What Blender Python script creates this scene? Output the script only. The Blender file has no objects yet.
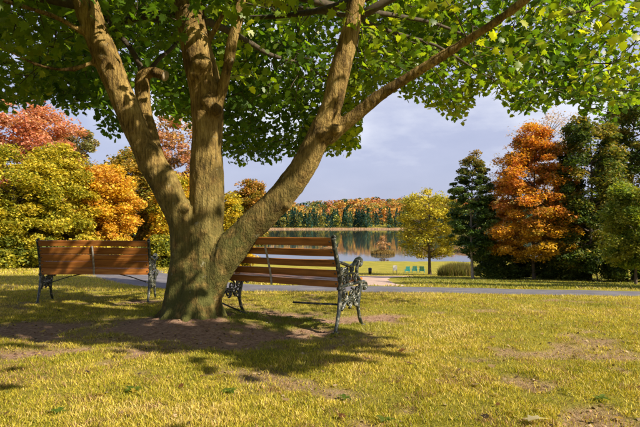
import bpy, bmesh, math, random
import numpy as np
from mathutils import Vector, Matrix

rng = np.random.default_rng(11)
random.seed(11)
scene = bpy.context.scene
COL = scene.collection

# ------------------------------------------------------------------ camera
EYE = 0.85
F = 520.0            # focal length in photo pixels (640 wide)
HOR = 221.0          # row of the eye level in the photo
cam_d = bpy.data.cameras.new('camera')
cam = bpy.data.objects.new('camera', cam_d)
COL.objects.link(cam)
cam.location = (0, 0, EYE)
cam.rotation_euler = (math.radians(90), 0, 0)
cam_d.sensor_width = 36
cam_d.lens = 36 * F / 640
cam_d.shift_y = (HOR - 213.5) / 640
cam_d.clip_start = 0.05
cam_d.clip_end = 6000
scene.camera = cam

# ------------------------------------------------------------------ sun + sky
SUN_EL = 38.0
sh = np.array([0.87, -0.49]); sh /= np.linalg.norm(sh)
S = np.array([sh[0] * math.cos(math.radians(SUN_EL)), sh[1] * math.cos(math.radians(SUN_EL)), math.sin(math.radians(SUN_EL))])
sun_d = bpy.data.lights.new('sun', 'SUN')
sun_d.energy = 5.0
sun_d.angle = math.radians(0.55)
sun_d.color = (1.0, 0.88, 0.69)
sun = bpy.data.objects.new('sun', sun_d)
COL.objects.link(sun)
sun.rotation_euler = Vector((-S[0], -S[1], -S[2])).to_track_quat('-Z', 'Y').to_euler()

world = bpy.data.worlds.new('World')
scene.world = world
world.use_nodes = True
wt = world.node_tree
for n in list(wt.nodes): wt.nodes.remove(n)
def wn(t, **k):
    n = wt.nodes.new(t)
    for a, b in k.items(): setattr(n, a, b)
    return n
wo = wn('ShaderNodeOutputWorld'); bg = wn('ShaderNodeBackground')
sky = wn('ShaderNodeTexSky', sky_type='NISHITA', sun_disc=False)
sky.sun_elevation = math.radians(SUN_EL)
sky.sun_rotation = math.atan2(S[0], S[1])
sky.air_density = 1.0; sky.dust_density = 1.5
tc = wn('ShaderNodeTexCoord')
mp = wn('ShaderNodeMapping'); mp.inputs['Scale'].default_value = (1.0, 1.0, 2.6)
nz = wn('ShaderNodeTexNoise'); nz.inputs['Scale'].default_value = 1.7; nz.inputs['Detail'].default_value = 7; nz.inputs['Roughness'].default_value = 0.55
rp = wn('ShaderNodeValToRGB')
rp.color_ramp.elements[0].position = 0.36; rp.color_ramp.elements[0].color = (2.0, 2.2, 3.3, 1)
rp.color_ramp.elements[1].position = 0.72; rp.color_ramp.elements[1].color = (5.2, 5.25, 5.6, 1)
e = rp.color_ramp.elements.new(0.55); e.color = (2.6, 2.75, 3.8, 1)
mx = wn('ShaderNodeMix', data_type='RGBA'); mx.inputs[0].default_value = 0.88
wt.links.new(tc.outputs['Generated'], mp.inputs['Vector'])
wt.links.new(mp.outputs['Vector'], nz.inputs['Vector'])
wt.links.new(nz.outputs['Fac'], rp.inputs['Fac'])
wt.links.new(sky.outputs['Color'], mx.inputs[6])
wt.links.new(rp.outputs['Color'], mx.inputs[7])
wt.links.new(mx.outputs[2], bg.inputs['Color'])
bg.inputs['Strength'].default_value = 0.10
wt.links.new(bg.outputs['Background'], wo.inputs['Surface'])

scene.render.engine = 'CYCLES'
scene.view_settings.view_transform = 'Standard'
scene.view_settings.look = 'None'
scene.view_settings.gamma = 1.0
scene.view_settings.exposure = 1.0
scene.render.resolution_x = 1024
scene.render.resolution_y = 683
scene.cycles.max_bounces = 8
scene.cycles.transparent_max_bounces = 8

# ------------------------------------------------------------------ helpers
def px2w(px, py, d):
    return np.array([(px - 320) / F * d, d, EYE + (HOR - py) / F * d])

def proj(p):
    p = np.atleast_2d(p)
    y = np.maximum(p[:, 1], 0.05)
    return 320 + F * p[:, 0] / y, HOR - F * (p[:, 2] - EYE) / y

def smooth(a, b, x):
    t = np.clip((x - a) / (b - a), 0, 1)
    return t * t * (3 - 2 * t)

def _hash(ix, iy, iz, seed):
    h = (ix * 374761393 + iy * 668265263 + iz * 2147483647 + seed * 974711) & 0xFFFFFFFF
    h = ((h ^ (h >> 13)) * 1274126177) & 0xFFFFFFFF
    h = h ^ (h >> 16)
    return (h & 0xFFFF) / 65535.0

def noise3(x, y, z, seed=0):
    x, y, z = np.broadcast_arrays(np.asarray(x, float), np.asarray(y, float), np.asarray(z, float))
    xi, yi, zi = np.floor(x).astype(np.int64), np.floor(y).astype(np.int64), np.floor(z).astype(np.int64)
    fx, fy, fz = x - xi, y - yi, z - zi
    fx, fy, fz = [f * f * (3 - 2 * f) for f in (fx, fy, fz)]
    out = 0
    for dx in (0, 1):
        for dy in (0, 1):
            for dz in (0, 1):
                w = (fx if dx else 1 - fx) * (fy if dy else 1 - fy) * (fz if dz else 1 - fz)
                out = out + w * _hash(xi + dx, yi + dy, zi + dz, seed)
    return out

def fbm(x, y, z=0.0, oct=4, seed=0):
    s, a, t = 0, 1.0, 0
    x = np.asarray(x, float); y = np.asarray(y, float)
    for o in range(oct):
        ca, sa = math.cos(0.6 + 1.1 * o + seed), math.sin(0.6 + 1.1 * o + seed)
        s = s + a * noise3((x * ca - y * sa) * 2 ** o, (x * sa + y * ca) * 2 ** o, np.asarray(z) * 2 ** o, seed + o * 17)
        t += a; a *= 0.5
    return s / t

def fast_mesh(name, V, T, smooth_shade=False):
    """triangle (or quad) mesh from numpy arrays"""
    V = np.asarray(V, np.float32); T = np.asarray(T, np.int32)
    k = T.shape[1]
    me = bpy.data.meshes.new(name)
    me.vertices.add(len(V)); me.vertices.foreach_set('co', V.ravel())
    me.loops.add(T.size); me.loops.foreach_set('vertex_index', T.ravel())
    me.polygons.add(len(T))
    me.polygons.foreach_set('loop_start', np.arange(0, T.size, k, dtype=np.int32))
    try:
        me.polygons.foreach_set('loop_total', np.full(len(T), k, np.int32))
    except Exception:
        pass
    me.update(calc_edges=True)
    if smooth_shade:
        me.polygons.foreach_set('use_smooth', np.ones(len(T), bool))
    return me

def add_col(me, name, rgb):
    a = me.attributes.new(name, 'FLOAT_COLOR', 'POINT')
    c = np.ones((len(rgb), 4), np.float32); c[:, :3] = rgb
    a.data.foreach_set('color', c.ravel())

def add_float(me, name, v):
    a = me.attributes.new(name, 'FLOAT', 'POINT')
    a.data.foreach_set('value', np.asarray(v, np.float32))

def obj(name, me, mat=None, parent=None):
    o = bpy.data.objects.new(name, me)
    COL.objects.link(o)
    if mat is not None and me is not None and len(me.materials) == 0:
        me.materials.append(mat)
    if parent is not None:
        o.parent = parent
    return o

def wpart(name, me, mat, parent):
    """part whose mesh is in world coordinates"""
    o = obj(name, me, mat, parent)
    p = parent; off = Vector((0, 0, 0))
    while p is not None:
        off += p.location; p = p.parent
    o.location = -off
    return o

def tag(o, label=None, cat=None, group=None, kind=None):
    if label: o['label'] = label
    if cat: o['category'] = cat
    if group: o['group'] = group
    if kind: o['kind'] = kind
    return o

def empty(name, loc, label, cat, group=None):
    o = bpy.data.objects.new(name, None)
    COL.objects.link(o)
    o.location = loc
    o.empty_display_size = 0.2
    return tag(o, label, cat, group)

def spline(pts, n):
    """Catmull-Rom through rows of pts (any columns), n samples per span"""
    P = np.asarray(pts, float)
    P = np.vstack([2 * P[0] - P[1], P, 2 * P[-1] - P[-2]])
    out = []
    for i in range(1, len(P) - 2):
        a, b, c, d = P[i - 1], P[i], P[i + 1], P[i + 2]
        for k in range(n):
            t = k / n
            out.append(0.5 * ((2 * b) + (-a + c) * t + (2 * a - 5 * b + 4 * c - d) * t * t + (-a + 3 * b - 3 * c + d) * t ** 3))
    out.append(P[-2])
    return np.array(out)

def tube(path, rad, seg=8, cap=True, ax=None):
    """quad tube round a 3D path; rad per point (or scalar); ax=(dir, scale) squashes along one axis"""
    path = np.asarray(path, float); n = len(path)
    rad = np.broadcast_to(np.asarray(rad, float), (n,))
    tan = np.gradient(path, axis=0)
    tan /= np.linalg.norm(tan, axis=1)[:, None] + 1e-9
    up = np.array([0, 0, 1.0]) if abs(tan[0][2]) < 0.9 else np.array([1.0, 0, 0])
    V, Fc = [], []
    u = np.cross(tan[0], up); u /= np.linalg.norm(u)
    for i in range(n):
        u = u - tan[i] * u.dot(tan[i]); u /= np.linalg.norm(u) + 1e-9
        v = np.cross(tan[i], u)
        a = np.arange(seg) * 2 * math.pi / seg
        ring = rad[i] * (np.cos(a)[:, None] * u + np.sin(a)[:, None] * v)
        if ax is not None:
            d, sc = ax
            ring = ring + np.outer(ring @ d, d) * (sc - 1)
        V.append(path[i] + ring)
    for i in range(n - 1):
        for j in range(seg):
            k = (j + 1) % seg
            Fc.append((i * seg + j, i * seg + k, (i + 1) * seg + k, (i + 1) * seg + j))
    V = np.vstack(V)
    if cap:
        c0, c1 = len(V), len(V) + 1
        V = np.vstack([V, path[0], path[-1]])
        for j in range(seg):
            k = (j + 1) % seg
            Fc.append((c0, k, j, j)); Fc.append((c1, (n - 1) * seg + j, (n - 1) * seg + k, (n - 1) * seg + k))
    return V, Fc

class MB:
    """collects pieces for ONE mesh object"""
    def __init__(self): self.V = []; self.F = []; self.n = 0
    def add(self, V, Fc):
        self.V.append(np.asarray(V, float))
        for f in Fc:
            f = [x + self.n for x in f]
            if len(f) == 4 and f[2] == f[3]: f = f[:3]
            self.F.append(f)
        self.n += len(V); return self
    def tube(self, *a, **k): return self.add(*tube(*a, **k))
    def box(self, c, s, bev=0.0, rot=None):
        bm = bmesh.new()
        bmesh.ops.create_cube(bm, size=1)
        for v in bm.verts: v.co = Vector((v.co.x * s[0], v.co.y * s[1], v.co.z * s[2]))
        if bev: bmesh.ops.bevel(bm, geom=bm.edges[:], offset=bev, segments=2, affect='EDGES')
        bm.verts.index_update()
        V = np.array([v.co[:] for v in bm.verts])
        if rot is not None: V = V @ np.array(rot).T
        Fc = [[v.index for v in f.verts] for f in bm.faces]
        bm.free()
        return self.add(V + np.array(c), Fc)
    def mesh(self, name, smooth_shade=False):
        me = bpy.data.meshes.new(name)
        me.from_pydata(np.vstack(self.V).tolist(), [], self.F)
        me.update()
        if smooth_shade:
            me.polygons.foreach_set('use_smooth', np.ones(len(me.polygons), bool))
        return me

# ------------------------------------------------------------------ materials
def new_mat(name):
    m = bpy.data.materials.new(name); m.use_nodes = True
    nt = m.node_tree
    b = nt.nodes['Principled BSDF']
    return m, nt, b
def N(nt, t, inp=None, **k):
    n = nt.nodes.new(t)
    for a, v in k.items(): setattr(n, a, v)
    if inp:
        for a, v in inp.items(): n.inputs[a].default_value = v
    return n
def ramp(nt, stops):
    r = nt.nodes.new('ShaderNodeValToRGB')
    cr = r.color_ramp
    while len(cr.elements) < len(stops): cr.elements.new(0.5)
    for el, (p, c) in zip(cr.elements, stops):
        el.position = p; el.color = (*c, 1)
    return r
def mixc(nt, fac, a, b, mode='MIX'):
    m = nt.nodes.new('ShaderNodeMix'); m.data_type = 'RGBA'; m.blend_type = mode
    for s, v in ((0, fac), (6, a), (7, b)):
        if hasattr(v, 'links') or hasattr(v, 'is_linked'): nt.links.new(v, m.inputs[s])
        else: m.inputs[s].default_value = v if s == 0 else (*v, 1)
    return m.outputs[2]
def bump(nt, b, h, strength=0.4, dist=0.01):
    bp = N(nt, 'ShaderNodeBump', {'Strength': strength, 'Distance': dist})
    nt.links.new(h, bp.inputs['Height']); nt.links.new(bp.outputs['Normal'], b.inputs['Normal'])
def objnoise(nt, scale, detail=4, stretch=(1, 1, 1), rough=0.55, coord='Object'):
    t = N(nt, 'ShaderNodeTexCoord'); mpn = N(nt, 'ShaderNodeMapping'); mpn.inputs['Scale'].default_value = stretch
    n = N(nt, 'ShaderNodeTexNoise', {'Scale': scale, 'Detail': detail, 'Roughness': rough})
    nt.links.new(t.outputs[coord], mpn.inputs['Vector']); nt.links.new(mpn.outputs['Vector'], n.inputs['Vector'])
    return n.outputs['Fac']

def leaf_mat(name, transl=0.35, jitter=0.35, rough=0.5, spec=0.3):
    """foliage: colour attribute 'Col' with a small change from leaf to leaf, light passes through"""
    m, nt, b = new_mat(name)
    at = N(nt, 'ShaderNodeAttribute', attribute_name='Col')
    ge = N(nt, 'ShaderNodeNewGeometry')
    mr = N(nt, 'ShaderNodeMapRange', {'To Min': 1 - jitter, 'To Max': 1 + jitter})
    nt.links.new(ge.outputs['Random Per Island'], mr.inputs['Value'])
    hv = N(nt, 'ShaderNodeVectorMath', operation='SCALE')
    nt.links.new(at.outputs['Color'], hv.inputs[0]); nt.links.new(mr.outputs['Result'], hv.inputs['Scale'])
    nt.links.new(hv.outputs[0], b.inputs['Base Color'])
    b.inputs['Roughness'].default_value = rough
    b.inputs['Specular IOR Level'].default_value = spec
    tr = N(nt, 'ShaderNodeBsdfTranslucent')
    tcx = N(nt, 'ShaderNodeVectorMath', operation='MULTIPLY'); tcx.inputs[1].default_value = (1.7, 1.65, 0.6)
    nt.links.new(hv.outputs[0], tcx.inputs[0])
    nt.links.new(tcx.outputs[0], tr.inputs['Color'])
    ms = N(nt, 'ShaderNodeMixShader'); ms.inputs[0].default_value = transl
    nt.links.new(b.outputs[0], ms.inputs[1]); nt.links.new(tr.outputs[0], ms.inputs[2])
    nt.links.new(ms.outputs[0], nt.nodes['Material Output'].inputs['Surface'])
    return m

M = {}
M['foliage'] = leaf_mat('background_foliage', 0.30, 0.35, 0.6, 0.2)
M['maple'] = leaf_mat('maple_leaf', 0.55, 0.30, 0.42, 0.4)
M['grass'] = leaf_mat('grass_blades', 0.30, 0.38, 0.5, 0.25)

# tree bark of the big maple
m, nt, b = new_mat('maple_bark')
f1 = objnoise(nt, 42, 7, (1, 1, 0.13), 0.68)
f2 = objnoise(nt, 3.6, 6, (1, 1, 0.9), 0.62)
f3 = objnoise(nt, 70, 3, (1, 1, 0.5))
c = ramp(nt, [(0.32, (0.055, 0.036, 0.014)), (0.45, (0.24, 0.160, 0.050)), (0.58, (0.40, 0.285, 0.095)), (0.78, (0.50, 0.39, 0.18))])
nt.links.new(f1, c.inputs['Fac'])
r2 = ramp(nt, [(0.36, (0.26, 0.23, 0.20)), (0.50, (0.72, 0.68, 0.62)), (0.64, (1.0, 1.0, 1.0))])
nt.links.new(f2, r2.inputs['Fac'])
bark = mixc(nt, 1.0, c.outputs['Color'], r2.outputs['Color'], 'MULTIPLY')
mo = N(nt, 'ShaderNodeAttribute', attribute_name='moss')
mf = N(nt, 'ShaderNodeMath', operation='MULTIPLY'); nt.links.new(mo.outputs['Fac'], mf.inputs[0])
mr_ = ramp(nt, [(0.32, (0, 0, 0)), (0.52, (1, 1, 1))]); nt.links.new(objnoise(nt, 9, 6), mr_.inputs['Fac'])
nt.links.new(mr_.outputs['Color'], mf.inputs[1])
bark = mixc(nt, mf.outputs[0], bark, (0.085, 0.088, 0.022))
lr = ramp(nt, [(0.66, (0, 0, 0)), (0.74, (0.55, 0.55, 0.55))]); nt.links.new(objnoise(nt, 14, 5), lr.inputs['Fac'])
bark = mixc(nt, lr.outputs['Color'], bark, (0.36, 0.35, 0.24))
nt.links.new(bark, b.inputs['Base Color'])
b.inputs['Roughness'].default_value = 0.85; b.inputs['Specular IOR Level'].default_value = 0.2
ad = N(nt, 'ShaderNodeMath', operation='ADD'); nt.links.new(f1, ad.inputs[0]); nt.links.new(f3, ad.inputs[1])
bump(nt, b, ad.outputs[0], 1.0, 0.02)
M['bark'] = m

m, nt, b = new_mat('twig_bark')
c = ramp(nt, [(0.3, (0.030, 0.022, 0.013)), (0.7, (0.085, 0.064, 0.035))]); nt.links.new(objnoise(nt, 20, 3), c.inputs['Fac'])
nt.links.new(c.outputs['Color'], b.inputs['Base Color']); b.inputs['Roughness'].default_value = 0.9
M['twig'] = m
m, nt, b = new_mat('cut_wood')
c = ramp(nt, [(0.3, (0.30, 0.22, 0.14)), (0.7, (0.55, 0.46, 0.34))]); nt.links.new(objnoise(nt, 30, 3), c.inputs['Fac'])
nt.links.new(c.outputs['Color'], b.inputs['Base Color']); b.inputs['Roughness'].default_value = 0.9
M['cut'] = m

# varnished bench wood
def wood_mat(name, dark, mid, light, rough):
    m, nt, b = new_mat(name)
    oi = N(nt, 'ShaderNodeObjectInfo')
    t = N(nt, 'ShaderNodeTexCoord'); mpn = N(nt, 'ShaderNodeMapping'); mpn.inputs['Scale'].default_value = (1.6, 26, 26)
    cx = N(nt, 'ShaderNodeCombineXYZ'); sc = N(nt, 'ShaderNodeMath', operation='MULTIPLY'); sc.inputs[1].default_value = 37.0
    nt.links.new(oi.outputs['Random'], sc.inputs[0])
    for k in range(3): nt.links.new(sc.outputs[0], cx.inputs[k])
    nt.links.new(cx.outputs[0], mpn.inputs['Location'])
    nt.links.new(t.outputs['Object'], mpn.inputs['Vector'])
    n1 = N(nt, 'ShaderNodeTexNoise', {'Scale': 1.6, 'Detail': 6, 'Roughness': 0.6, 'Distortion': 0.6})
    nt.links.new(mpn.outputs['Vector'], n1.inputs['Vector'])
    c = ramp(nt, [(0.30, dark), (0.52, mid), (0.75, light)]); nt.links.new(n1.outputs['Fac'], c.inputs['Fac'])
    br = N(nt, 'ShaderNodeMapRange', {'To Min': 0.78, 'To Max': 1.15}); nt.links.new(oi.outputs['Random'], br.inputs['Value'])
    vm = N(nt, 'ShaderNodeVectorMath', operation='SCALE'); nt.links.new(c.outputs['Color'], vm.inputs[0]); nt.links.new(br.outputs['Result'], vm.inputs['Scale'])
    wr = ramp(nt, [(0.62, (0, 0, 0)), (0.80, (0.6, 0.6, 0.6))]); nt.links.new(objnoise(nt, 7, 5, (0.5, 2, 2)), wr.inputs['Fac'])
    wc = mixc(nt, wr.outputs['Color'], vm.outputs[0], (0.11, 0.055, 0.022))
    nt.links.new(wc, b.inputs['Base Color'])
    b.inputs['Roughness'].default_value = rough
    b.inputs['Specular IOR Level'].default_value = 0.4
    bump(nt, b, n1.outputs['Fac'], 0.25, 0.003)
    return m
M['wood_left'] = wood_mat('varnished_orange_wood', (0.20, 0.065, 0.014), (0.42, 0.155, 0.033), (0.56, 0.25, 0.06), 0.36)
M['wood_right'] = wood_mat('varnished_brown_wood', (0.17, 0.060, 0.013), (0.34, 0.135, 0.03), (0.48, 0.22, 0.06), 0.36)

m, nt, b = new_mat('painted_cast_iron')
c = ramp(nt, [(0.35, (0.012, 0.018, 0.015)), (0.54, (0.045, 0.052, 0.042)), (0.66, (0.30, 0.28, 0.22))]); nt.links.new(objnoise(nt, 38, 5), c.inputs['Fac'])
nt.links.new(c.outputs['Color'], b.inputs['Base Color'])
b.inputs['Roughness'].default_value = 0.33; b.inputs['Specular IOR Level'].default_value = 0.6
bump(nt, b, objnoise(nt, 120, 3), 0.3, 0.002)
M['iron'] = m
m, nt, b = new_mat('galvanised_strap')
c = ramp(nt, [(0.35, (0.22, 0.20, 0.17)), (0.7, (0.52, 0.50, 0.46))]); nt.links.new(objnoise(nt, 30, 4), c.inputs['Fac'])
nt.links.new(c.outputs['Color'], b.inputs['Base Color']); b.inputs['Metallic'].default_value = 0.5; b.inputs['Roughness'].default_value = 0.42
M['strap'] = m

# ground: soil under the turf, bare earth where it is worn
m, nt, b = new_mat('lawn_soil')
at = N(nt, 'ShaderNodeAttribute', attribute_name='dirt')
gr = ramp(nt, [(0.28, (0.13, 0.13, 0.018)), (0.5, (0.25, 0.225, 0.030)), (0.72, (0.36, 0.29, 0.06))])
gm = N(nt, 'ShaderNodeMath', operation='MULTIPLY_ADD'); gm.inputs[1].default_value = 0.45
nt.links.new(objnoise(nt, 22, 6), gm.inputs[0])
g2 = N(nt, 'ShaderNodeMath', operation='MULTIPLY'); g2.inputs[1].default_value = 0.55
nt.links.new(objnoise(nt, 0.8, 5), g2.inputs[0]); nt.links.new(g2.outputs[0], gm.inputs[2])
nt.links.new(gm.outputs[0], gr.inputs['Fac'])
dr = ramp(nt, [(0.30, (0.15, 0.085, 0.055)), (0.50, (0.34, 0.21, 0.145)), (0.72, (0.50, 0.35, 0.25))])
nt.links.new(objnoise(nt, 30, 8, rough=0.7), dr.inputs['Fac'])
gc = mixc(nt, at.outputs['Fac'], gr.outputs['Color'], dr.outputs['Color'])
nt.links.new(gc, b.inputs['Base Color']); b.inputs['Roughness'].default_value = 0.95; b.inputs['Specular IOR Level'].default_value = 0.1
bump(nt, b, objnoise(nt, 60, 6, rough=0.7), 0.9, 0.03)
M['ground'] = m

m, nt, b = new_mat('worn_asphalt')
c = ramp(nt, [(0.30, (0.075, 0.072, 0.080)), (0.55, (0.125, 0.12, 0.135)), (0.75, (0.20, 0.19, 0.195))])
nt.links.new(objnoise(nt, 1.3, 8, rough=0.7), c.inputs['Fac'])
sp = ramp(nt, [(0.66, (0, 0, 0)), (0.70, (1, 1, 1))]); nt.links.new(objnoise(nt, 14, 3), sp.inputs['Fac'])
nt.links.new(mixc(nt, sp.outputs['Color'], c.outputs['Color'], (0.30, 0.22, 0.10)), b.inputs['Base Color'])
b.inputs['Roughness'].default_value = 0.85; b.inputs['Specular IOR Level'].default_value = 0.25
bump(nt, b, objnoise(nt, 90, 4), 0.5, 0.01)
M['asphalt'] = m
m, nt, b = new_mat('sandy_track')
c = ramp(nt, [(0.3, (0.28, 0.19, 0.14)), (0.7, (0.46, 0.34, 0.27))]); nt.links.new(objnoise(nt, 1.2, 8, rough=0.7), c.inputs['Fac'])
nt.links.new(c.outputs['Color'], b.inputs['Base Color']); b.inputs['Roughness'].default_value = 0.95
M['sand'] = m

m, nt, b = new_mat('lake_water')
b.inputs['Base Color'].default_value = (0.035, 0.045, 0.04, 1)
b.inputs['Roughness'].default_value = 0.04; b.inputs['IOR'].default_value = 1.33; b.inputs['Specular IOR Level'].default_value = 0.7
n1 = objnoise(nt, 0.9, 4, (1, 0.35, 1))
bump(nt, b, n1, 0.10, 0.05)
M['water'] = m

def plain(name, ca, cb, rough=0.6, scale=8, metal=0.0):
    m, nt, b = new_mat(name)
    c = ramp(nt, [(0.3, ca), (0.7, cb)]); nt.links.new(objnoise(nt, scale, 5), c.inputs['Fac'])
    nt.links.new(c.outputs['Color'], b.inputs['Base Color']); b.inputs['Roughness'].default_value = rough; b.inputs['Metallic'].default_value = metal
    return m
M['teal'] = plain('teal_paint', (0.01, 0.22, 0.26), (0.02, 0.33, 0.37), 0.5)
M['black'] = plain('black_plastic', (0.012, 0.012, 0.012), (0.03, 0.03, 0.03), 0.4)
M['white'] = plain('white_board', (0.55, 0.53, 0.50), (0.72, 0.70, 0.66), 0.6)
M['post'] = plain('weathered_post', (0.07, 0.055, 0.045), (0.16, 0.13, 0.10), 0.9)
M['trunk'] = plain('grey_brown_bark', (0.045, 0.035, 0.025), (0.15, 0.115, 0.08), 0.9, 12)
M['pale_trunk'] = plain('pale_grey_bark', (0.14, 0.12, 0.09), (0.34, 0.31, 0.25), 0.9, 12)
M['pebble'] = plain('grey_pebble', (0.14, 0.11, 0.09), (0.30, 0.25, 0.21), 0.9, 40)

# ------------------------------------------------------------------ terrain
RY = np.array([-60, 0, 5, 7, 8, 10, 12, 16, 20, 25, 35, 45, 58, 70, 80, 88, 115, 380, 398, 415, 470, 560, 700, 1200, 5000])
RD = np.array([-0.65, .85, .975, 1.05, 1.12, 1.38, 1.66, 1.99, 2.40, 2.90, 3.84, 4.76, 5.75, 6.10, 6.27, 6.7, 8.5, 8.5, 6.4, 5.2, 1.5, -7, -12, -12, -12])
LY = np.array([-60, 0, 5, 7, 8, 10, 15, 22, 30, 45, 58, 80, 88, 115, 380, 398, 415, 470, 560, 700, 1200, 5000])
LD = np.array([-0.65, .85, .975, 1.025, 1.06, 1.19, 1.58, 2.08, 2.75, 4.4, 5.6, 6.2, 6.7, 8.5, 8.5, 6.4, 5.2, 1.5, -7, -12, -12, -12])
def pchip(x, X, Y):
    """smooth monotone-ish interpolation"""
    h = np.diff(X); s = np.diff(Y) / h
    m_ = np.zeros(len(X)); m_[1:-1] = np.where(s[:-1] * s[1:] > 0, 2 * s[:-1] * s[1:] / (s[:-1] + s[1:] + 1e-12), 0)
    m_[0] = s[0]; m_[-1] = s[-1]
    i = np.clip(np.searchsorted(X, x) - 1, 0, len(X) - 2)
    t = np.clip((x - X[i]) / h[i], 0, 1)
    return (Y[i] * (1 + 2 * t) * (1 - t) ** 2 + h[i] * m_[i] * t * (1 - t) ** 2 + Y[i + 1] * t * t * (3 - 2 * t) + h[i] * m_[i + 1] * t * t * (t - 1))

def road_c(x):
    return 15.1 - 0.16 * x + 0.32 * np.maximum(-x - 4, 0) ** 2
ROAD_W = 2.65
def road_mask(x, y):
    d = np.abs(y - road_c(x))
    return 1 - smooth(ROAD_W, ROAD_W + 0.5, d)

def terrain(x, y, bed=True):
    x = np.asarray(x, float); y = np.asarray(y, float)
    w = smooth(-8, -1.5, x)
    drop = pchip(y, RY, RD) * w + pchip(y, LY, LD) * (1 - w)
    drop = drop + 0.017 * np.maximum(x, 0) * smooth(5, 9, y) * (1 - smooth(18, 40, y))
    hill = smooth(430, 560, y)
    z = EYE - drop
    z = z + hill * (8.0 * smooth(-90, 60, x) - 3 + 3 * (fbm(x / 120, y / 200, 0, 3, 5) - 0.5))
    amp = 0.05 * (1 - smooth(10, 25, y)) + 0.12 * smooth(10, 25, y)
    z = z + amp * (fbm(x * 0.45, y * 0.45, 0, 3, 3) - 0.5) * smooth(-1, 2, np.abs(y))
    if bed: z = z - 0.07 * road_mask(x, y)
    return z

def dirt(x, y):
    """bare earth round the maple, under the benches and in worn patches"""
    x = np.asarray(x, float); y = np.asarray(y, float)
    n = fbm(x * 1.7, y * 1.7, 0, 4, 21); n2 = fbm(x * 5, y * 5, 0, 3, 8)
    def blob(cx, cy, rx, ry, a=0.0):
        dx, dy = x - cx, y - cy
        c_, s_ = math.cos(a), math.sin(a)
        return 1 - np.sqrt(((dx * c_ + dy * s_) / rx) ** 2 + ((-dx * s_ + dy * c_) / ry) ** 2)
    v = np.maximum.reduce([blob(-1.10, 4.45, 1.1, 0.85), blob(-2.1, 4.75, 1.2, 0.4), blob(-0.35, 5.65, 1.15, 0.33, -0.55),
                           blob(-0.7, 4.05, 0.6, 0.3), blob(-2.3, 6.6, 0.35, 0.25), blob(0.55, 5.35, 0.35, 0.22)])
    d = smooth(-0.22, 0.50, v * 0.9 + (n - 0.5) * 1.7 + (n2 - 0.5) * 1.7)
    d2 = smooth(0.60, 0.72, fbm(x * 2.6, y * 2.6, 0, 4, 77)) * 0.75 * (1 - smooth(8, 14, y))
    return np.clip(np.maximum(d, d2), 0, 1)

def axis(breaks):
    out = []
    for (a, b_, st) in breaks: out += list(np.arange(a, b_, st))
    return np.array(out + [breaks[-1][1]])
xs = axis([(-900, -200, 50), (-200, -60, 12), (-60, -16, 2.2), (-16, -5, 0.5), (-5, 5, 0.08), (5, 16, 0.4), (16, 60, 2.2), (60, 200, 12), (200, 900, 50)])
ys = axis([(-60, -4, 4), (-4, 1.5, 0.5), (1.5, 8, 0.06), (8, 22, 0.25), (22, 60, 1.5), (60, 110, 3), (110, 370, 20), (370, 600, 6), (600, 1200, 60), (1200, 5000, 600)])
GX, GY = np.meshgrid(xs, ys)
gx, gy = GX.ravel(), GY.ravel()
gz = terrain(gx, gy)
gd = dirt(gx, gy)
near = (1 - smooth(8, 12, np.abs(gy)))
gz = gz + near * (0.022 * (fbm(gx * 6, gy * 6, 0, 3, 4) - 0.5) - 0.02 * gd + 0.028 * gd * (fbm(gx * 14, gy * 14, 0, 2, 6) - 0.5))
gz = gz + 0.10 * np.exp(-(((gx + 1.2) ** 2 + (gy - 5.0) ** 2) / 0.35))
nx_ = len(xs)
idx = np.arange(len(gx)).reshape(GX.shape)
quads = np.stack([idx[:-1, :-1].ravel(), idx[:-1, 1:].ravel(), idx[1:, 1:].ravel(), idx[1:, :-1].ravel()], 1)
me = fast_mesh('ground', np.stack([gx, gy, gz], 1), quads, True)
add_float(me, 'dirt', gd)
tag(obj('ground', me, M['ground']), kind='structure')

# road
def strip(name, cx_fn, half, s0, s1, n, m_, lift, mat, crown_=0.03):
    V, Q = [], []
    s = np.linspace(s0, s1, n)
    P = np.array([cx_fn(t) for t in s]); T_ = np.gradient(P, axis=0); T_ /= np.linalg.norm(T_, axis=1)[:, None]
    Nn = np.stack([-T_[:, 1], T_[:, 0]], 1)
    w = np.linspace(-1, 1, m_)
    for i in range(n):
        h = half(s[i]) if callable(half) else half
        for k in w:
            jit = 0.12 * (fbm(s[i] * 0.9, k * 3, 0, 3, 9) - 0.5) if abs(k) == 1 else 0
            q = P[i] + Nn[i] * (k * h + jit)
            V.append((q[0], q[1], float(terrain(q[0], q[1], False)) + lift + crown_ * (1 - k * k) - (0.15 if (crown_ == 0 and (i in (0, n - 1) or abs(k) == 1)) else 0)))
    for i in range(n - 1):
        for j in range(m_ - 1):
            a = i * m_ + j
            Q.append((a, a + 1, a + m_ + 1, a + m_))
    return tag(obj(name, fast_mesh(name, V, Q, True), mat), kind='structure')
strip('road', lambda t: np.array([t, road_c(t)]), ROAD_W + 0.15, -8.6, 60.0, 190, 9, -0.02, M['asphalt'])
trk = spline([(2.0, 18.2), (2.3, 24), (2.6, 32), (3.8, 39), (6.5, 45.5)], 30)
strip('dirt_track', lambda t: trk[min(len(trk) - 1, int(round(t)))], lambda t: 1.4 + 1.0 * smooth(20, 80, t), 0, len(trk) - 1, len(trk), 7, 0.03, M['sand'], 0)

# lake
LAKE = EYE - 6.3
V = [(-900, 60, LAKE), (900, 60, LAKE), (900, 404, LAKE), (-900, 404, LAKE)]
tag(obj('lake', fast_mesh('lake', V, [(0, 1, 2, 3)]), M['water']), kind='structure')

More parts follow.
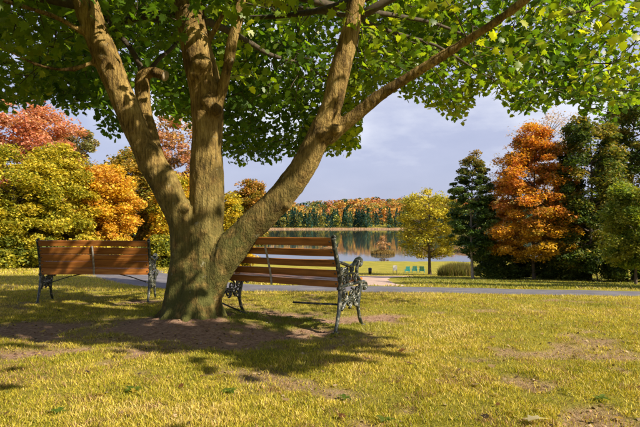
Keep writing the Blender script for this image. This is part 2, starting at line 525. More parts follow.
# ------------------------------------------------------------------ leaf and tuft meshes
LV = np.array([(0, 0, 0), (0.10, 0.06, 0), (0.30, -0.03, .0), (0.26, 0.14, 0), (0.52, 0.26, -.03), (0.30, 0.36, 0), (0.33, 0.62, -.02), (0.14, 0.60, 0),
               (0, 1.0, -0.06), (-0.14, 0.60, 0), (-0.33, 0.62, -.02), (-0.30, 0.36, 0), (-0.52, 0.26, -.03), (-0.26, 0.14, 0), (-0.30, -0.03, 0), (-0.10, 0.06, 0),
               (0, 0.34, 0.05)])
LT = np.array([(16, i, (i + 1)) for i in range(0, 15)] + [(16, 15, 0)])
LV3 = LV[[0, 2, 3, 4, 5, 6, 8, 10, 11, 12, 13, 14]]
LT3 = np.array([(0, 1, 2), (0, 2, 4), (2, 3, 4), (0, 4, 6), (4, 5, 6), (0, 6, 8), (6, 7, 8), (0, 8, 10), (8, 9, 10), (0, 10, 11)])
LV2 = np.array([(0, 0, 0), (0.42, 0.1, 0), (0.36, 0.6, -0.03), (0, 1.0, -0.06), (-0.36, 0.6, -0.03), (-0.42, 0.1, 0), (0, 0.35, 0.05)])
LT2 = np.array([(6, 0, 1), (6, 1, 2), (6, 2, 3), (6, 3, 4), (6, 4, 5), (6, 5, 0)])

def rand_frames(n, up_bias=1.0, droop=0.4, rg=rng):
    """orthonormal frames: col0=x, col1=tip direction, col2=leaf normal"""
    nrm = rg.normal(size=(n, 3)) * 0.62; nrm[:, 2] = np.abs(nrm[:, 2]) + up_bias
    nrm /= np.linalg.norm(nrm, axis=1)[:, None]
    t = rg.normal(size=(n, 3)); t[:, 2] -= droop
    t -= nrm * np.sum(t * nrm, 1)[:, None]; t /= np.linalg.norm(t, axis=1)[:, None]
    x = np.cross(t, nrm)
    return np.stack([x, t, nrm], 2)

def scatter(tmplV, tmplT, P, R, sc, colours):
    n = len(P); k = len(tmplV)
    V = np.einsum('nij,kj->nki', R, tmplV) * np.asarray(sc)[:, None, None] + P[:, None, :]
    T = (tmplT[None] + (np.arange(n) * k)[:, None, None]).reshape(-1, tmplT.shape[1])
    C = np.repeat(colours, k, axis=0)
    return V.reshape(-1, 3), T, C

# ------------------------------------------------------------------ the maple
TB = np.array([-1.20, 5.02])
tz = float(terrain(*TB)) + 0.07
maple = empty('maple_tree', (TB[0], TB[1], tz), 'large three-stemmed maple with mossy bark and green leaves standing between the two benches', 'tree')

def stem(pts, n=8):
    """pts: (px, py, depth, radius in px)"""
    A = np.array([[*px2w(p[0], p[1], p[2]), p[3] / F * p[2]] for p in pts])
    B = spline(A, n)
    return B[:, :3], np.maximum(B[:, 3] * 0.90, 0.004)

stems = {}
stems['center'] = stem([(196, 330, 5.02, 30), (197, 312, 5.02, 24), (200, 285, 5.03, 21), (205, 250, 5.05, 19.5), (207, 200, 5.06, 18.5), (207, 150, 5.08, 18), (206, 100, 5.1, 18.5),
                        (197, 50, 5.12, 17), (188, 0, 5.15, 15.5), (180, -70, 5.2, 13), (178, -150, 5.25, 10.5), (186, -240, 5.3, 8), (182, -330, 5.3, 5), (180, -420, 5.3, 2)])
stems['left'] = stem([(173, 332, 4.98, 15), (174, 312, 4.98, 14), (178, 280, 4.97, 13), (182, 250, 4.96, 13), (180, 222, 4.95, 13.5), (168, 190, 4.92, 15), (152, 162, 4.90, 15), (140, 138, 4.88, 14.5), (127, 108, 4.86, 14.5),
                      (115, 78, 4.84, 14), (103, 48, 4.82, 14), (91, 18, 4.80, 13.5), (80, -10, 4.78, 13), (50, -75, 4.75, 10.5), (10, -150, 4.7, 8), (-30, -230, 4.65, 5.5), (-60, -310, 4.6, 2.5)])
stems['right'] = stem([(205, 315, 5.03, 16), (212, 285, 5.02, 17), (226, 256, 5.0, 18), (244, 234, 4.98, 16.5), (265, 213, 4.95, 15.5), (286, 191, 4.92, 14.5), (305, 163, 4.9, 14), (320, 133, 4.88, 13.5), (332, 105, 4.86, 12.8), (340, 72, 4.85, 11.5),
                       (349, 36, 4.84, 10.5), (357, 0, 4.84, 9.5), (372, -70, 4.8, 8.5), (400, -150, 4.75, 6.5), (440, -230, 4.7, 4.5), (470, -300, 4.7, 2)])
stems['limb_right'] = stem([(326, 140, 4.88, 9), (340, 128, 4.86, 8.5), (356, 115, 4.82, 8), (376, 98, 4.75, 7.2), (400, 82, 4.66, 6.4), (428, 65, 4.55, 5.8), (460, 45, 4.45, 5.4), (492, 24, 4.32, 4.8), (525, 0, 4.2, 4.4), (580, -45, 4.0, 3.6), (640, -90, 3.8, 2.6), (690, -120, 3.6, 1.4)])
stems['limb_mid'] = stem([(212, 118, 5.08, 7), (220, 98, 5.02, 6.6), (227, 70, 4.98, 6.2), (233, 38, 4.95, 6), (241, 2, 4.92, 5.4), (252, -60, 4.85, 4.5), (270, -130, 4.8, 3.2), (290, -200, 4.8, 1.6)])
stems['limb_back'] = stem([(158, 160, 5.0, 8), (151, 135, 5.08, 8.5), (145, 110, 5.14, 8.5), (143, 88, 5.18, 8.5), (144, 76, 5.2, 7.5), (152, 72, 5.18, 6.5), (165, 76, 5.15, 6.0)])
stems['limb_back_thin'] = stem([(144, 84, 5.19, 5), (140, 66, 5.22, 3.4), (130, 48, 5.3, 3.0), (112, 26, 5.4, 2.6), (100, 6, 5.5, 2.2), (84, -40, 5.7, 1.6), (70, -80, 5.9, 0.8)])
stems['limb_left_a'] = stem([(105, 58, 4.83, 4), (90, 64, 4.75, 3.2), (67, 70, 4.62, 2.8), (40, 66, 4.5, 2.4), (13, 54, 4.4, 2.0), (-30, 30, 4.3, 1.2)])
stems['limb_left_b'] = stem([(96, 38, 4.8, 5), (80, 30, 4.72, 4.2), (60, 19, 4.6, 3.6), (35, 10, 4.45, 3.0), (8, 2, 4.3, 2.6), (-60, -20, 4.1, 1.4)])
stems['limb_back_r'] = stem([(146, 76, 5.2, 3), (158, 60, 5.4, 2.4), (172, 48, 5.7, 2.0), (186, 30, 6.2, 1.6), (196, 10, 6.6, 1.2)])
stems['limb_sub'] = stem([(206, 45, 5.12, 4), (214, 32, 5.1, 3.8), (222, 16, 5.05, 3.4), (232, -5, 5.0, 3.0), (246, -50, 4.9, 2)])
# scaffold limbs higher up and to the back, out of the photograph's frame
def limb(start, direc, length, r0, sag=0.25, n=7):
    d = np.array(direc, float); d /= np.linalg.norm(d)
    P = [np.array(start, float)]
    for i in range(n):
        d = d + rng.normal(size=3) * 0.10 + np.array([0, 0, -sag / n * (i / n)]); d /= np.linalg.norm(d)
        P.append(P[-1] + d * length / n)
    P = spline(np.array(P), 3)
    return P, r0 * np.linspace(1, 0.22, len(P))
thin = {}
k = 0
for nm, lo in (('center', 0.62), ('left', 0.72), ('right', 0.70)):
    P, R = stems[nm]
    for j in range(9):
        i = int(len(P) * (lo + (0.96 - lo) * j / 9))
        a = k * 2.399 + 0.6; k += 1
        L = (4.6 - 0.28 * j) * (0.85 + 0.3 * rng.random())
        thin['s%d' % k] = limb(P[i], (math.cos(a), math.sin(a), 0.30 + 0.05 * j), L, R[i] * 0.5, 0.55)
# limbs that carry the low skirt of leaves
for a, h, L, up in [(0.25, 2.9, 4.6, .12), (0.75, 3.1, 5.0, .15), (1.3, 2.9, 5.0, .1), (1.9, 2.9, 5.0, .1), (2.5, 2.9, 4.6, .12), (3.0, 3.0, 4.6, .15), (-0.35, 3.1, 5.2, .16), (-0.9, 3.3, 5.0, .2), (-1.5, 3.3, 4.4, .22), (-2.2, 3.3, 4.4, .2), (3.8, 3.2, 4.6, .16)]:
    k += 1
    P, R = stems['center' if abs(a - 1.6) < 1.2 else ('right' if math.cos(a) > 0 else 'left')]
    i = int(np.argmin(np.abs(P[:, 2] - h)))
    thin['s%d' % k] = limb(P[i], (math.cos(a), math.sin(a), up), L, 0.045, 0.4)

# thick wood: one skin
mb = MB()
for nm in ('center', 'left', 'right', 'limb_right', 'limb_mid', 'limb_back', 'limb_left_a', 'limb_left_b', 'limb_sub'):
    P, R = stems[nm]
    P = P + 0.010 * (np.stack([noise3(P[:, 2] * 4, 3 + len(nm), i, 5) for i in range(3)], 1) - 0.5)
    sel = P[:, 2] < 5.2
    mb.tube(P[sel], R[sel] * (1 + 0.10 * (noise3(P[sel, 2] * 5, 7, 1, 2) - 0.5)), 14)
# root flare
for a, L, r in [(-2.5, 0.34, .075), (-1.7, 0.32, .08), (-0.8, 0.30, .07), (0.1, 0.30, .065), (1.2, 0.34, .08), (2.2, 0.36, .08), (3.1, 0.38, .075), (-2.1, 0.30, .06), (-1.2, 0.30, .065)]:
    c0 = np.array([TB[0] + 0.10 * math.cos(a), TB[1] + 0.09 * math.sin(a), tz + 0.36])
    c1 = np.array([TB[0] + 0.19 * math.cos(a), TB[1] + 0.18 * math.sin(a), tz + 0.12])
    c2 = np.array([TB[0] + L * math.cos(a + .1), TB[1] + L * math.sin(a + .1), tz - 0.05])
    c3 = np.array([TB[0] + (L + .16) * math.cos(a + .15), TB[1] + (L + .16) * math.sin(a + .15), tz - 0.13])
    P = spline([c0, c1, c2, c3], 6); mb.tube(P, np.linspace(r * 1.15, r * 0.4, len(P)), 10)
# knots and swollen collars
for (px, py, d, r) in [(203, 66, 4.98, 11), (196, 76, 5.0, 9), (208, 102, 4.97, 8), (215, 110, 4.97, 8), (344, 66, 4.80, 7), (351, 24, 4.80, 6), (322, 134, 4.8, 7), (336, 130, 4.78, 6), (151, 152, 4.82, 8),
                       (104, 58, 4.75, 8), (97, 42, 4.74, 7), (184, 208, 4.86, 7), (205, 232, 4.92, 6), (118, 92, 4.78, 6), (285, 205, 4.86, 6), (392, 88, 4.66, 4), (452, 51, 4.45, 4)]:
    c = px2w(px, py, d); rr = r / F * d
    P = np.array([c + (0, 0, -rr * .8), c + (0, 0, -rr * .4), c, c + (0, 0, rr * .4), c + (0, 0, rr * .8)])
    mb.tube(P, rr * np.array([0.45, 0.85, 1.0, 0.85, 0.45]), 10)
raw = mb.mesh('raw_trunk')
tmp = bpy.data.objects.new('tmp', raw); COL.objects.link(tmp)
md = tmp.modifiers.new('r', 'REMESH'); md.mode = 'VOXEL'; md.voxel_size = 0.0170
ms_ = tmp.modifiers.new('s', 'SMOOTH'); ms_.factor = 0.5; ms_.iterations = 7
dg = bpy.context.evaluated_depsgraph_get()
me = bpy.data.meshes.new_from_object(tmp.evaluated_get(dg))
bpy.data.objects.remove(tmp)
nv = len(me.vertices)
co = np.empty(nv * 3, np.float32); me.vertices.foreach_get('co', co); co = co.reshape(-1, 3)
nr = np.empty(nv * 3, np.float32); me.vertices.foreach_get('normal', nr); nr = nr.reshape(-1, 3)
disp = 0.030 * (fbm(co[:, 0] * 5, co[:, 1] * 5, co[:, 2] * 2.6, 4, 31) - 0.5) + 0.012 * (fbm(co[:, 0] * 38, co[:, 1] * 38, co[:, 2] * 7, 3, 13) - 0.5)
co2 = co + nr * disp[:, None]
me.vertices.foreach_set('co', co2.astype(np.float32).ravel())
me.polygons.foreach_set('use_smooth', np.ones(len(me.polygons), bool))
me.update(); me.name = 'trunk'
hg = co[:, 2] - tz
moss = np.clip(1.15 - hg / 1.6, 0, 1) * 0.95
ppx, ppy = proj(co)
moss = np.maximum(moss, 0.95 * np.exp(-(((co[:, 0] - px2w(238, 240, 5)[0]) / 0.28) ** 2 + ((co[:, 2] - px2w(238, 240, 5)[2]) / 0.26) ** 2)))
add_float(me, 'moss', np.clip(moss, 0, 1))
trunk = wpart('trunk', me, M['bark'], maple)
# sawn end of the cut limb
P, R = stems['limb_back']
V, Fc = tube(np.array([P[-1] - (P[-1] - P[-2]) * .1, P[-1] + (P[-1] - P[-3]) * 0.35]), [R[-1] * 1.02, R[-1] * 0.9], 14)
wpart('sawn_end', MB().add(V, Fc).mesh('sawn_end', True), M['cut'], trunk)

# crown: clusters of leaves along twigs; out-of-view part shaped for the shade it casts
BX = np.array([-60, 0, 20, 40, 58, 75, 90, 100, 110, 125, 140, 160, 185, 215, 230, 245, 265, 285, 300, 320, 345, 356, 364, 380, 395, 405, 420, 440, 458, 468, 476, 490, 510, 525, 540, 560, 575, 598, 612, 640, 700])
BY = np.array([112, 112, 108, 104, 100, 116, 108, 128, 142, 134, 118, 120, 125, 130, 166, 164, 164, 158, 160, 150, 156, 154, 108, 88, 92, 97, 104, 112, 122, 118, 92, 90, 108, 128, 112, 98, 106, 125, 120, 106, 106])
def bound(px): return np.interp(px, BX, BY)
def in_poly(px, py, poly):
    inside = np.zeros(px.shape, bool); j = len(poly) - 1
    for i in range(len(poly)):
        xi, yi = poly[i]; xj, yj = poly[j]
        c_ = ((yi > py) != (yj > py)) & (px < (xj - xi) * (py - yi) / (yj - yi + 1e-9) + xi)
        inside ^= c_; j = i
    return inside
# where the photograph shows the ground in the tree's shade
SHADE = [[(-80, 292), (60, 288), (160, 302), (215, 318), (300, 324), (372, 340), (360, 352), (300, 352), (335, 372), (290, 382), (240, 372), (190, 362), (110, 350), (60, 346), (-80, 350)]]
def shadow_xy(P):
    t = (P[:, 2] + 0.10) / S[2]
    Q = P - S[None] * t[:, None]
    Q[:, 2] = -0.12 - 0.01 * Q[:, 1]
    return Q
def bad_shadow(P):
    Q = shadow_xy(P)
    qx, qy = proj(Q)
    vis = (Q[:, 1] > 2.0) & (Q[:, 1] < 10.0) & (qx > -40) & (qx < 680)
    ok = np.zeros(len(P), bool)
    for poly in SHADE: ok |= in_poly(qx, qy, poly)
    return vis & ~ok, vis & ok

def clusters(n):
    r = 6.3 * np.sqrt(rng.random(n)); a = rng.random(n) * 2 * math.pi
    x = -0.75 + r * np.cos(a) * 1.02; y = 5.3 + r * np.sin(a)
    rr = r / 6.3
    top = 3.6 + 5.8 * np.sqrt(1 - rr ** 2 * 0.98); bot = 1.9 + 0.9 * (1 - rr)
    z = bot + (top - bot) * rng.random(n) ** 1.25
    P = np.stack([x, y, z], 1)
    lump = fbm(x * 0.9, y * 0.9, z * 1.1, 3, 51)
    return P[lump > 0.40]
cand = clusters(52000)
px, py = proj(cand)
infr = (cand[:, 1] > 1.0) & (px > -70) & (px < 710) & (py > -12)
ok = ~infr | ((py < bound(px) - 8 + rng.normal(size=len(px)) * 3) & (cand[:, 1] > 3.9))
ok &= (cand[:, 1] > 1.0) | (cand[:, 2] > 2.3)
ok &= ~((np.abs(px - 300) < 420) & (cand[:, 1] > 0.3) & (cand[:, 1] < 3.9) & (py > -60))
cand, px, py, infr = cand[ok], px[ok], py[ok], infr[ok]
bad, good = bad_shadow(cand)
tgt = np.vstack([stems[q_][0][(stems[q_][0][:, 2] < 3.4)][::3] for q_ in ('center', 'left', 'right')] +
                [np.array([[-0.48 + 0.85 * s_, 4.89 - 0.53 * s_, z_] for s_ in (-.5, 0, .5, .7) for z_ in (.2, .6)]), np.array([[-2.86 + s_, 6.5, z_] for s_ in (-.6, -.2, .2, .6) for z_ in (.3, .6)])])
blk = np.zeros(len(cand), bool)  # leaves in the sun's way to trunk and benches, thinned to let it through
for t_ in tgt:
    dv = cand - t_; al = dv @ S
    blk |= (al > 0.4) & (np.linalg.norm(dv - al[:, None] * S, axis=1) < 0.28)
keep = np.zeros(len(cand), bool)
GS = 14.0
cov = {}
cnt_off = 0
dens = fbm(px / 30.0, py / 30.0, 0, 3, 63)
for i in rng.permutation(len(cand)):
    if blk[i] and rng.random() > (0.5 if infr[i] else 0.10): continue
    if infr[i]:
        if bad[i] and rng.random() > 0.22: continue
        cell = (int(px[i] // GS), int(py[i] // GS))
        need = 0.9 + 3.2 * smooth(0.30, 0.62, dens[i])
        if py[i] > bound(px[i]) - 26: need *= 0.85
        c_ = cov.get(cell, 0)
        if c_ > need: continue
        cov[cell] = c_ + 9 * 0.45 * (0.095 * F / cand[i, 1]) ** 2 / (GS * GS) * 0.55
        keep[i] = True
    else:  # out-of-view leaves picked by where their shadow lands
        if bad[i]:
            continue
        elif good[i]:
            if rng.random() > 0.22: continue
        elif rng.random() > 0.10: continue
        keep[i] = True
C = cand[keep]; Cin = infr[keep]
print('clusters', len(C), 'in frame', Cin.sum())

# connect clusters to the nearest wood, nearest first
nodes = np.vstack([P[::2] for P, R in list(stems.values()) + list(thin.values())])
d0 = np.empty(len(C)); 
for s_ in range(0, len(C), 500):
    d0[s_:s_ + 500] = np.sqrt(((C[s_:s_ + 500, None] - nodes[None]) ** 2).sum(2)).min(1)
order = np.argsort(d0)
allP = np.vstack([nodes, C[order]]); nN = len(nodes)
tw = MB(); TWV = []; TWF = []; nt_ = 0
def fast_tube(P, r0, r1, seg=4):
    n = len(P); t = P[-1] - P[0]; t /= np.linalg.norm(t) + 1e-9
    up = np.array([0, 0, 1.0]) if abs(t[2]) < 0.9 else np.array([1.0, 0, 0])
    u = np.cross(t, up); u /= np.linalg.norm(u); v = np.cross(t, u)
    a = np.arange(seg) * 2 * math.pi / seg
    ring = np.cos(a)[:, None] * u + np.sin(a)[:, None] * v
    rr = np.linspace(r0, r1, n)
    V = (P[:, None] + ring[None] * rr[:, None, None]).reshape(-1, 3)
    Q = [(i * seg + j, i * seg + (j + 1) % seg, (i + 1) * seg + (j + 1) % seg, (i + 1) * seg + j) for i in range(n - 1) for j in range(seg)]
    return V, np.array(Q)
for j, ci in enumerate(order):
    p = C[ci]
    prev = allP[:nN + j]
    dd = ((prev - p) ** 2).sum(1)
    q = prev[int(np.argmin(dd))]
    mid = (p + q) / 2 + rng.normal(size=3) * 0.04 * np.linalg.norm(p - q) + np.array([0, 0, 0.05 * np.linalg.norm(p - q)])
    V, Q = fast_tube(np.array([q, mid, p]), 0.008, 0.003, 4)
    TWV.append(V); TWF.append(Q + nt_); nt_ += len(V)
twme = fast_mesh('twigs', np.vstack(TWV), np.vstack(TWF))
wpart('twigs', twme, M['twig'], maple)
mb = MB()
for nm in list(thin) + ['limb_back_thin', 'limb_back_r']:
    P, R = (thin[nm] if nm in thin else stems[nm]); mb.tube(P, R, 7)
for nm in ('center', 'left', 'right', 'limb_mid'):
    P, R = stems[nm]; sel = P[:, 2] > 5.1
    if sel.sum() > 2: mb.tube(P[sel], R[sel], 10)
wpart('limbs', mb.mesh('limbs', True), M['twig'], maple)

# leaves
npc = np.where(Cin, 11, 9)
ctr = np.repeat(C, npc, axis=0); inf_l = np.repeat(Cin, npc)
off = rng.normal(size=(len(ctr), 3)) * np.array([0.13, 0.13, 0.075])
LP = ctr + off
LR = rand_frames(len(LP), 0.22, 0.9)
LS = 0.075 + 0.045 * rng.random(len(LP)); LS[~inf_l] *= 1.7
lpx, lpy = proj(LP)
kp = ~((LP[:, 1] > 1.0) & (lpx > -70) & (lpx < 710) & (lpy > bound(lpx) + 3))
LP, LR, LS, inf_l, lpx, lpy = LP[kp], LR[kp], LS[kp], inf_l[kp], lpx[kp], lpy[kp]
hue = fbm(LP[:, 0] * 0.8, LP[:, 1] * 0.8, LP[:, 2] * 0.8, 3, 91) + rng.normal(size=len(LP)) * 0.06
g0 = np.array([0.060, 0.125, 0.010]); g1 = np.array([0.155, 0.235, 0.012]); g2_ = np.array([0.32, 0.36, 0.018])
t1 = smooth(0.35, 0.60, hue)[:, None]; t2 = smooth(0.60, 0.78, hue + 0.07 * smooth(0.5, 3, LP[:, 0]))[:, None]
LC = (g0 * (1 - t1) + g1 * t1) * (1 - t2) + g2_ * t2
# the 300 leaves that show largest are leaves of their own
vis = inf_l & (lpx > 5) & (lpx < 635) & (lpy > 5)
edge = vis & (lpy > bound(lpx) - 34)
score = np.where(edge, LS * F / LP[:, 1], 0)
top300 = np.argsort(-score)[:300]
rest = np.ones(len(LP), bool); rest[top300] = False
far_l = LP[:, 1] > 6.2
a_ = rest & inf_l & ~far_l; b_ = rest & ~inf_l; m5 = rest & inf_l & far_l
V1, T1, C1 = scatter(LV, LT, LP[a_], LR[a_], LS[a_], LC[a_])
V2, T2, C2 = scatter(LV2, LT2, LP[b_], LR[b_], LS[b_], LC[b_])
V3, T3, C3 = scatter(LV3, LT3, LP[m5], LR[m5], LS[m5], LC[m5])
me = fast_mesh('crown', np.vstack([V1, V2, V3]), np.vstack([T1, T2 + len(V1), T3 + len(V1) + len(V2)]))
add_col(me, 'Col', np.vstack([C1, C2, C3]))
print('maple leaves', a_.sum(), b_.sum())
crown = wpart('crown', me, M['maple'], maple)
crown['kind'] = 'stuff'
leafme = []
for c_ in (g0 * 0.9, (g0 + g1) / 2, g1, g1 * 0.6 + g2_ * 0.4, g2_):
    lm = fast_mesh('leaf', LV, LT); add_col(lm, 'Col', np.tile(c_, (len(LV), 1))); lm.materials.append(M['maple']); leafme.append((c_, lm))
for i in top300:
    lm = min(leafme, key=lambda q: np.abs(q[0] - LC[i]).sum())[1]
    o = bpy.data.objects.new('leaf', lm); COL.objects.link(o); o.parent = crown
    Mx = Matrix(LR[i].tolist()).to_4x4(); Mx = Matrix.Translation(Vector(LP[i])) @ Mx @ Matrix.Scale(float(LS[i]), 4)
    o.matrix_parent_inverse = Matrix.Identity(4)
    o.matrix_basis = Mx

# ------------------------------------------------------------------ benches
XA = np.array([1.0, 0, 0])
def bar(mb, pts, r, t, n=6, x=0.0, taper=None, seg=8):
    P = spline([(a, b_) for a, b_ in pts], n) if len(pts) > 2 else np.array(pts, float)
    P3 = np.stack([np.full(len(P), x), P[:, 0], P[:, 1]], 1)
    rr = np.full(len(P3), r) if taper is None else r * np.linspace(taper[0], taper[1], len(P3))
    mb.tube(P3, rr, seg, True, (XA, t / r))
def spiral(mb, cy, cz, r0, r1, turns, a0, r, t):
    n = int(14 * abs(turns)) + 4
    a = a0 + np.linspace(0, turns * 2 * math.pi, n); rad = np.linspace(r0, r1, n)
    P3 = np.stack([np.zeros(n), cy + rad * np.cos(a), cz + rad * np.sin(a)], 1)
    mb.tube(P3, np.linspace(r, r * .7, n), 6, True, (XA, t / r))

def frame_meshes():
    up = MB()     # back upright + seat rail + scrollwork panel
    bar(up, [(0.085, 0.36), (0.075, 0.45), (0.04, 0.58), (-0.01, 0.72), (-0.045, 0.815)], 0.020, 0.021, 8)
    spiral(up, -0.030, 0.812, 0.020, 0.006, -1.2, 2.6, 0.011, 0.019)
    bar(up, [(0.05, 0.375), (0.16, 0.395), (0.30, 0.40), (0.44, 0.405), (0.53, 0.40)], 0.017, 0.02, 8)
    spiral(up, 0.535, 0.362, 0.040, 0.010, -1.5, math.pi / 2, 0.013, 0.02)
    spiral(up, 0.470, 0.355, 0.028, 0.008, 1.4, 0.2, 0.009, 0.014)
    # scrollwork under the seat
    for (cy, cz, r0, tr, a0) in [(0.17, 0.315, 0.048, 1.6, 1.6), (0.29, 0.315, 0.048, -1.6, 1.6), (0.40, 0.325, 0.042, 1.5, 1.5), (0.12, 0.235, 0.040, -1.5, 0.3), (0.36, 0.235, 0.040, 1.5, 2.9), (0.24, 0.235, 0.045, 1.6, -1.5)]:
        spiral(up, cy, cz, r0, 0.010, tr, a0, 0.0095, 0.014)
    bar(up, [(0.07, 0.30), (0.16, 0.27), (0.24, 0.285), (0.32, 0.27), (0.43, 0.30)], 0.010, 0.015, 6)
    bar(up, [(0.10, 0.185), (0.17, 0.245), (0.24, 0.265), (0.31, 0.245), (0.39, 0.185)], 0.012, 0.016, 6)
    # scrollwork between seat and arm
    for (cy, cz, r0, tr, a0) in [(0.135, 0.455, 0.042, 1.6, -1.5), (0.235, 0.455, 0.046, -1.6, -1.5), (0.335, 0.46, 0.042, 1.5, -1.4), (0.11, 0.535, 0.034, -1.5, 0.5), (0.19, 0.535, 0.034, 1.5, 2.6), (0.285, 0.535, 0.032, -1.5, 0.8)]:
        spiral(up, cy, cz, r0, 0.009, tr, a0, 0.009, 0.013)
    bar(up, [(0.07, 0.50), (0.17, 0.49), (0.26, 0.50), (0.36, 0.49)], 0.009, 0.013, 6)
    rear = MB()
    bar(rear, [(0.085, 0.38), (0.075, 0.28), (0.055, 0.17), (0.022, 0.07), (0.0, 0.012)], 0.021, 0.02, 8, taper=(1.05, 0.75))
    rear.box((0, -0.004, 0.006), (0.055, 0.06, 0.016), 0.005)
    front = MB()
    bar(front, [(0.46, 0.39), (0.435, 0.30), (0.41, 0.20), (0.435, 0.09), (0.485, 0.012)], 0.020, 0.02, 8, taper=(1.05, 0.75))
    front.box((0, 0.492, 0.006), (0.055, 0.06, 0.016), 0.005)
    arm = MB()
    bar(arm, [(0.035, 0.600), (0.10, 0.598), (0.18, 0.578), (0.26, 0.562), (0.33, 0.575), (0.39, 0.615), (0.435, 0.628)], 0.014, 0.026, 8)
    spiral(arm, 0.435, 0.586, 0.042, 0.010, -1.5, math.pi / 2, 0.014, 0.024)
    bar(arm, [(0.405, 0.575), (0.385, 0.52), (0.40, 0.46), (0.46, 0.41)], 0.013, 0.018, 6)
    return [x.mesh(n, True) for x, n in ((up, 'end_frame'), (rear, 'leg'), (front, 'leg'), (arm, 'armrest'))]
FRAME = frame_meshes()

def slat_mesh(L, w, t, warp):
    bm = bmesh.new(); bmesh.ops.create_cube(bm, size=1)
    for v in bm.verts: v.co = Vector((v.co.x * L, v.co.y * t, v.co.z * w))
    lg = [e for e in bm.edges if abs(e.verts[0].co.x - e.verts[1].co.x) > L * .5]
    bmesh.ops.subdivide_edges(bm, edges=lg, cuts=8)
    bmesh.ops.bevel(bm, geom=[e for e in bm.edges if e.is_boundary or len(e.link_faces) == 2 and e.calc_face_angle() > 0.5], offset=0.004, segments=2, affect='EDGES')
    for v in bm.verts:
        s_ = v.co.x / L
        v.co.z += warp * math.sin(s_ * 5 + warp * 900); v.co.y += warp * 0.7 * math.cos(s_ * 4 + warp * 500)
    me = bpy.data.meshes.new('slat'); bm.to_mesh(me); bm.free()
    return me

def back_at(z):     # y of the back upright's rear face at height z
    return np.interp(z, [0.36, 0.45, 0.58, 0.72, 0.815], [0.085, 0.075, 0.04, -0.01, -0.045])

def bench(center, fwd, L, label, wood, nback, wback, zs, H=1.0):
    f = np.array(fwd, float); f /= np.linalg.norm(f)
    g = lambda p: float(terrain(p[0], p[1]))
    ex2 = np.array([f[1], -f[0]])
    c = np.array(center, float)
    pts = [c + ex2 * sx * L / 2 + f * fy for sx in (-1, 1) for fy in (0, 0.49)]
    zz = [g(p) for p in pts]
    base = np.mean([(zz[0] + zz[2]) / 2, (zz[0] + zz[2]) / 2]) - 0.012
    sx_ = ((zz[2] + zz[3]) - (zz[0] + zz[1])) / 2 / L; sy_ = ((zz[1] + zz[3]) - (zz[0] + zz[2])) / 2 / 0.49
    e1 = Vector((ex2[0], ex2[1], sx_)).normalized(); e2 = Vector((f[0], f[1], sy_)).normalized(); e3 = e1.cross(e2).normalized(); e2 = e3.cross(e1)
    root = empty('park_bench', (c[0], c[1], base), label, 'bench', 'wood and iron benches by the maple')
    root.matrix_basis = Matrix.Translation((c[0], c[1], base)) @ Matrix((e1, e2, e3)).transposed().to_4x4() @ Matrix.Scale(H, 4)
    for sx in (-1, 1):
        for me_ in FRAME:
            nm = me_.name.split('.')[0]
            o = obj(nm, me_, M['iron'], root); o.location.x = sx * L / 2
    for i, z in enumerate(zs):
        me_ = slat_mesh(L - 0.012, wback[i], 0.024, 0.0014 * (1 + i % 3))
        y = back_at(z); sl = (back_at(z + .02) - back_at(z - .02)) / .04
        o = obj('backrest_slat', me_, wood, root); o.location = (0.0, y - 0.004, z); o.rotation_euler = (-math.atan(sl), 0, 0.0)
    for i in range(6):
        me_ = slat_mesh(L - 0.012, 0.058, 0.024, 0.0012 * (1 + i % 2))
        o = obj('seat_slat', me_, wood, root); o.location = (0, 0.125 + i * 0.072, 0.424 - 0.006 * (i == 0) + 0.002 * i); o.rotation_euler = (math.radians(90), 0, 0)
    # steel strap up the middle of the back
    mb = MB()
    Z = np.array([0.375, 0.45, 0.52, 0.60, 0.68, 0.745])
    mb.tube(np.stack([np.zeros(6), back_at(Z) - 0.0205, Z], 1), 0.013, 4, True)
    P, R = None, None
    o = obj('back_strap', mb.mesh('back_strap'), M['strap'], root); o.location.x = -0.02; o.scale = (1, 1, 1)
    for i, z in enumerate(zs):
        for sx in (-1, 1):
            mb = MB(); y = back_at(z) - 0.017
            mb.tube(np.array([[sx * (L / 2 - 0.03), y, z], [sx * (L / 2 - 0.03), y - 0.004, z], [sx * (L / 2 - 0.03), y - 0.007, z]]), [0.009, 0.008, 0.004], 8)
            obj('bolt', mb.mesh('bolt', True), M['iron'], root)
    return root

zsR = [0.783, 0.690, 0.598, 0.506, 0.418]
rb = bench((-0.48, 4.89), (0.53, 0.85), 1.42, 'brown slatted bench with open gaps and ornate silvery-black iron ends, right of the maple trunk', M['wood_right'], 5, [0.070, 0.062, 0.062, 0.062, 0.060], zsR, 1.02)
mb = MB(); mb.tube(np.array([[0.70, 0.10, 0.235], [0.45, 0.10, 0.228], [0.20, 0.10, 0.222]]), 0.0095, 8); obj('stretcher_bar', mb.mesh('stretcher_bar', True), M['iron'], rb)
mb = MB(); mb.tube(np.array([[-0.70, 0.10, 0.16], [-0.50, 0.12, 0.10], [-0.34, 0.13, 0.06]]), 0.0085, 8); obj('stretcher_bar', mb.mesh('stretcher_bar', True), M['iron'], rb)
zsL = [0.780, 0.684, 0.593, 0.502, 0.412]
lb = bench((-2.86, 6.56), (-0.11, 0.99), 1.38, 'orange varnished bench with closely set back boards, left of the maple near the yellow trees', M['wood_left'], 5, [0.078, 0.089, 0.089, 0.089, 0.086], zsL, 0.97)
for sx in (-1, 1):
    mb = MB(); mb.tube(np.array([[sx * 0.68, 0.22, 0.235], [sx * 0.40, 0.24, 0.33], [sx * 0.12, 0.26, 0.39]]), 0.007, 8); obj('brace_rod', mb.mesh('brace_rod', True), M['iron'], lb)

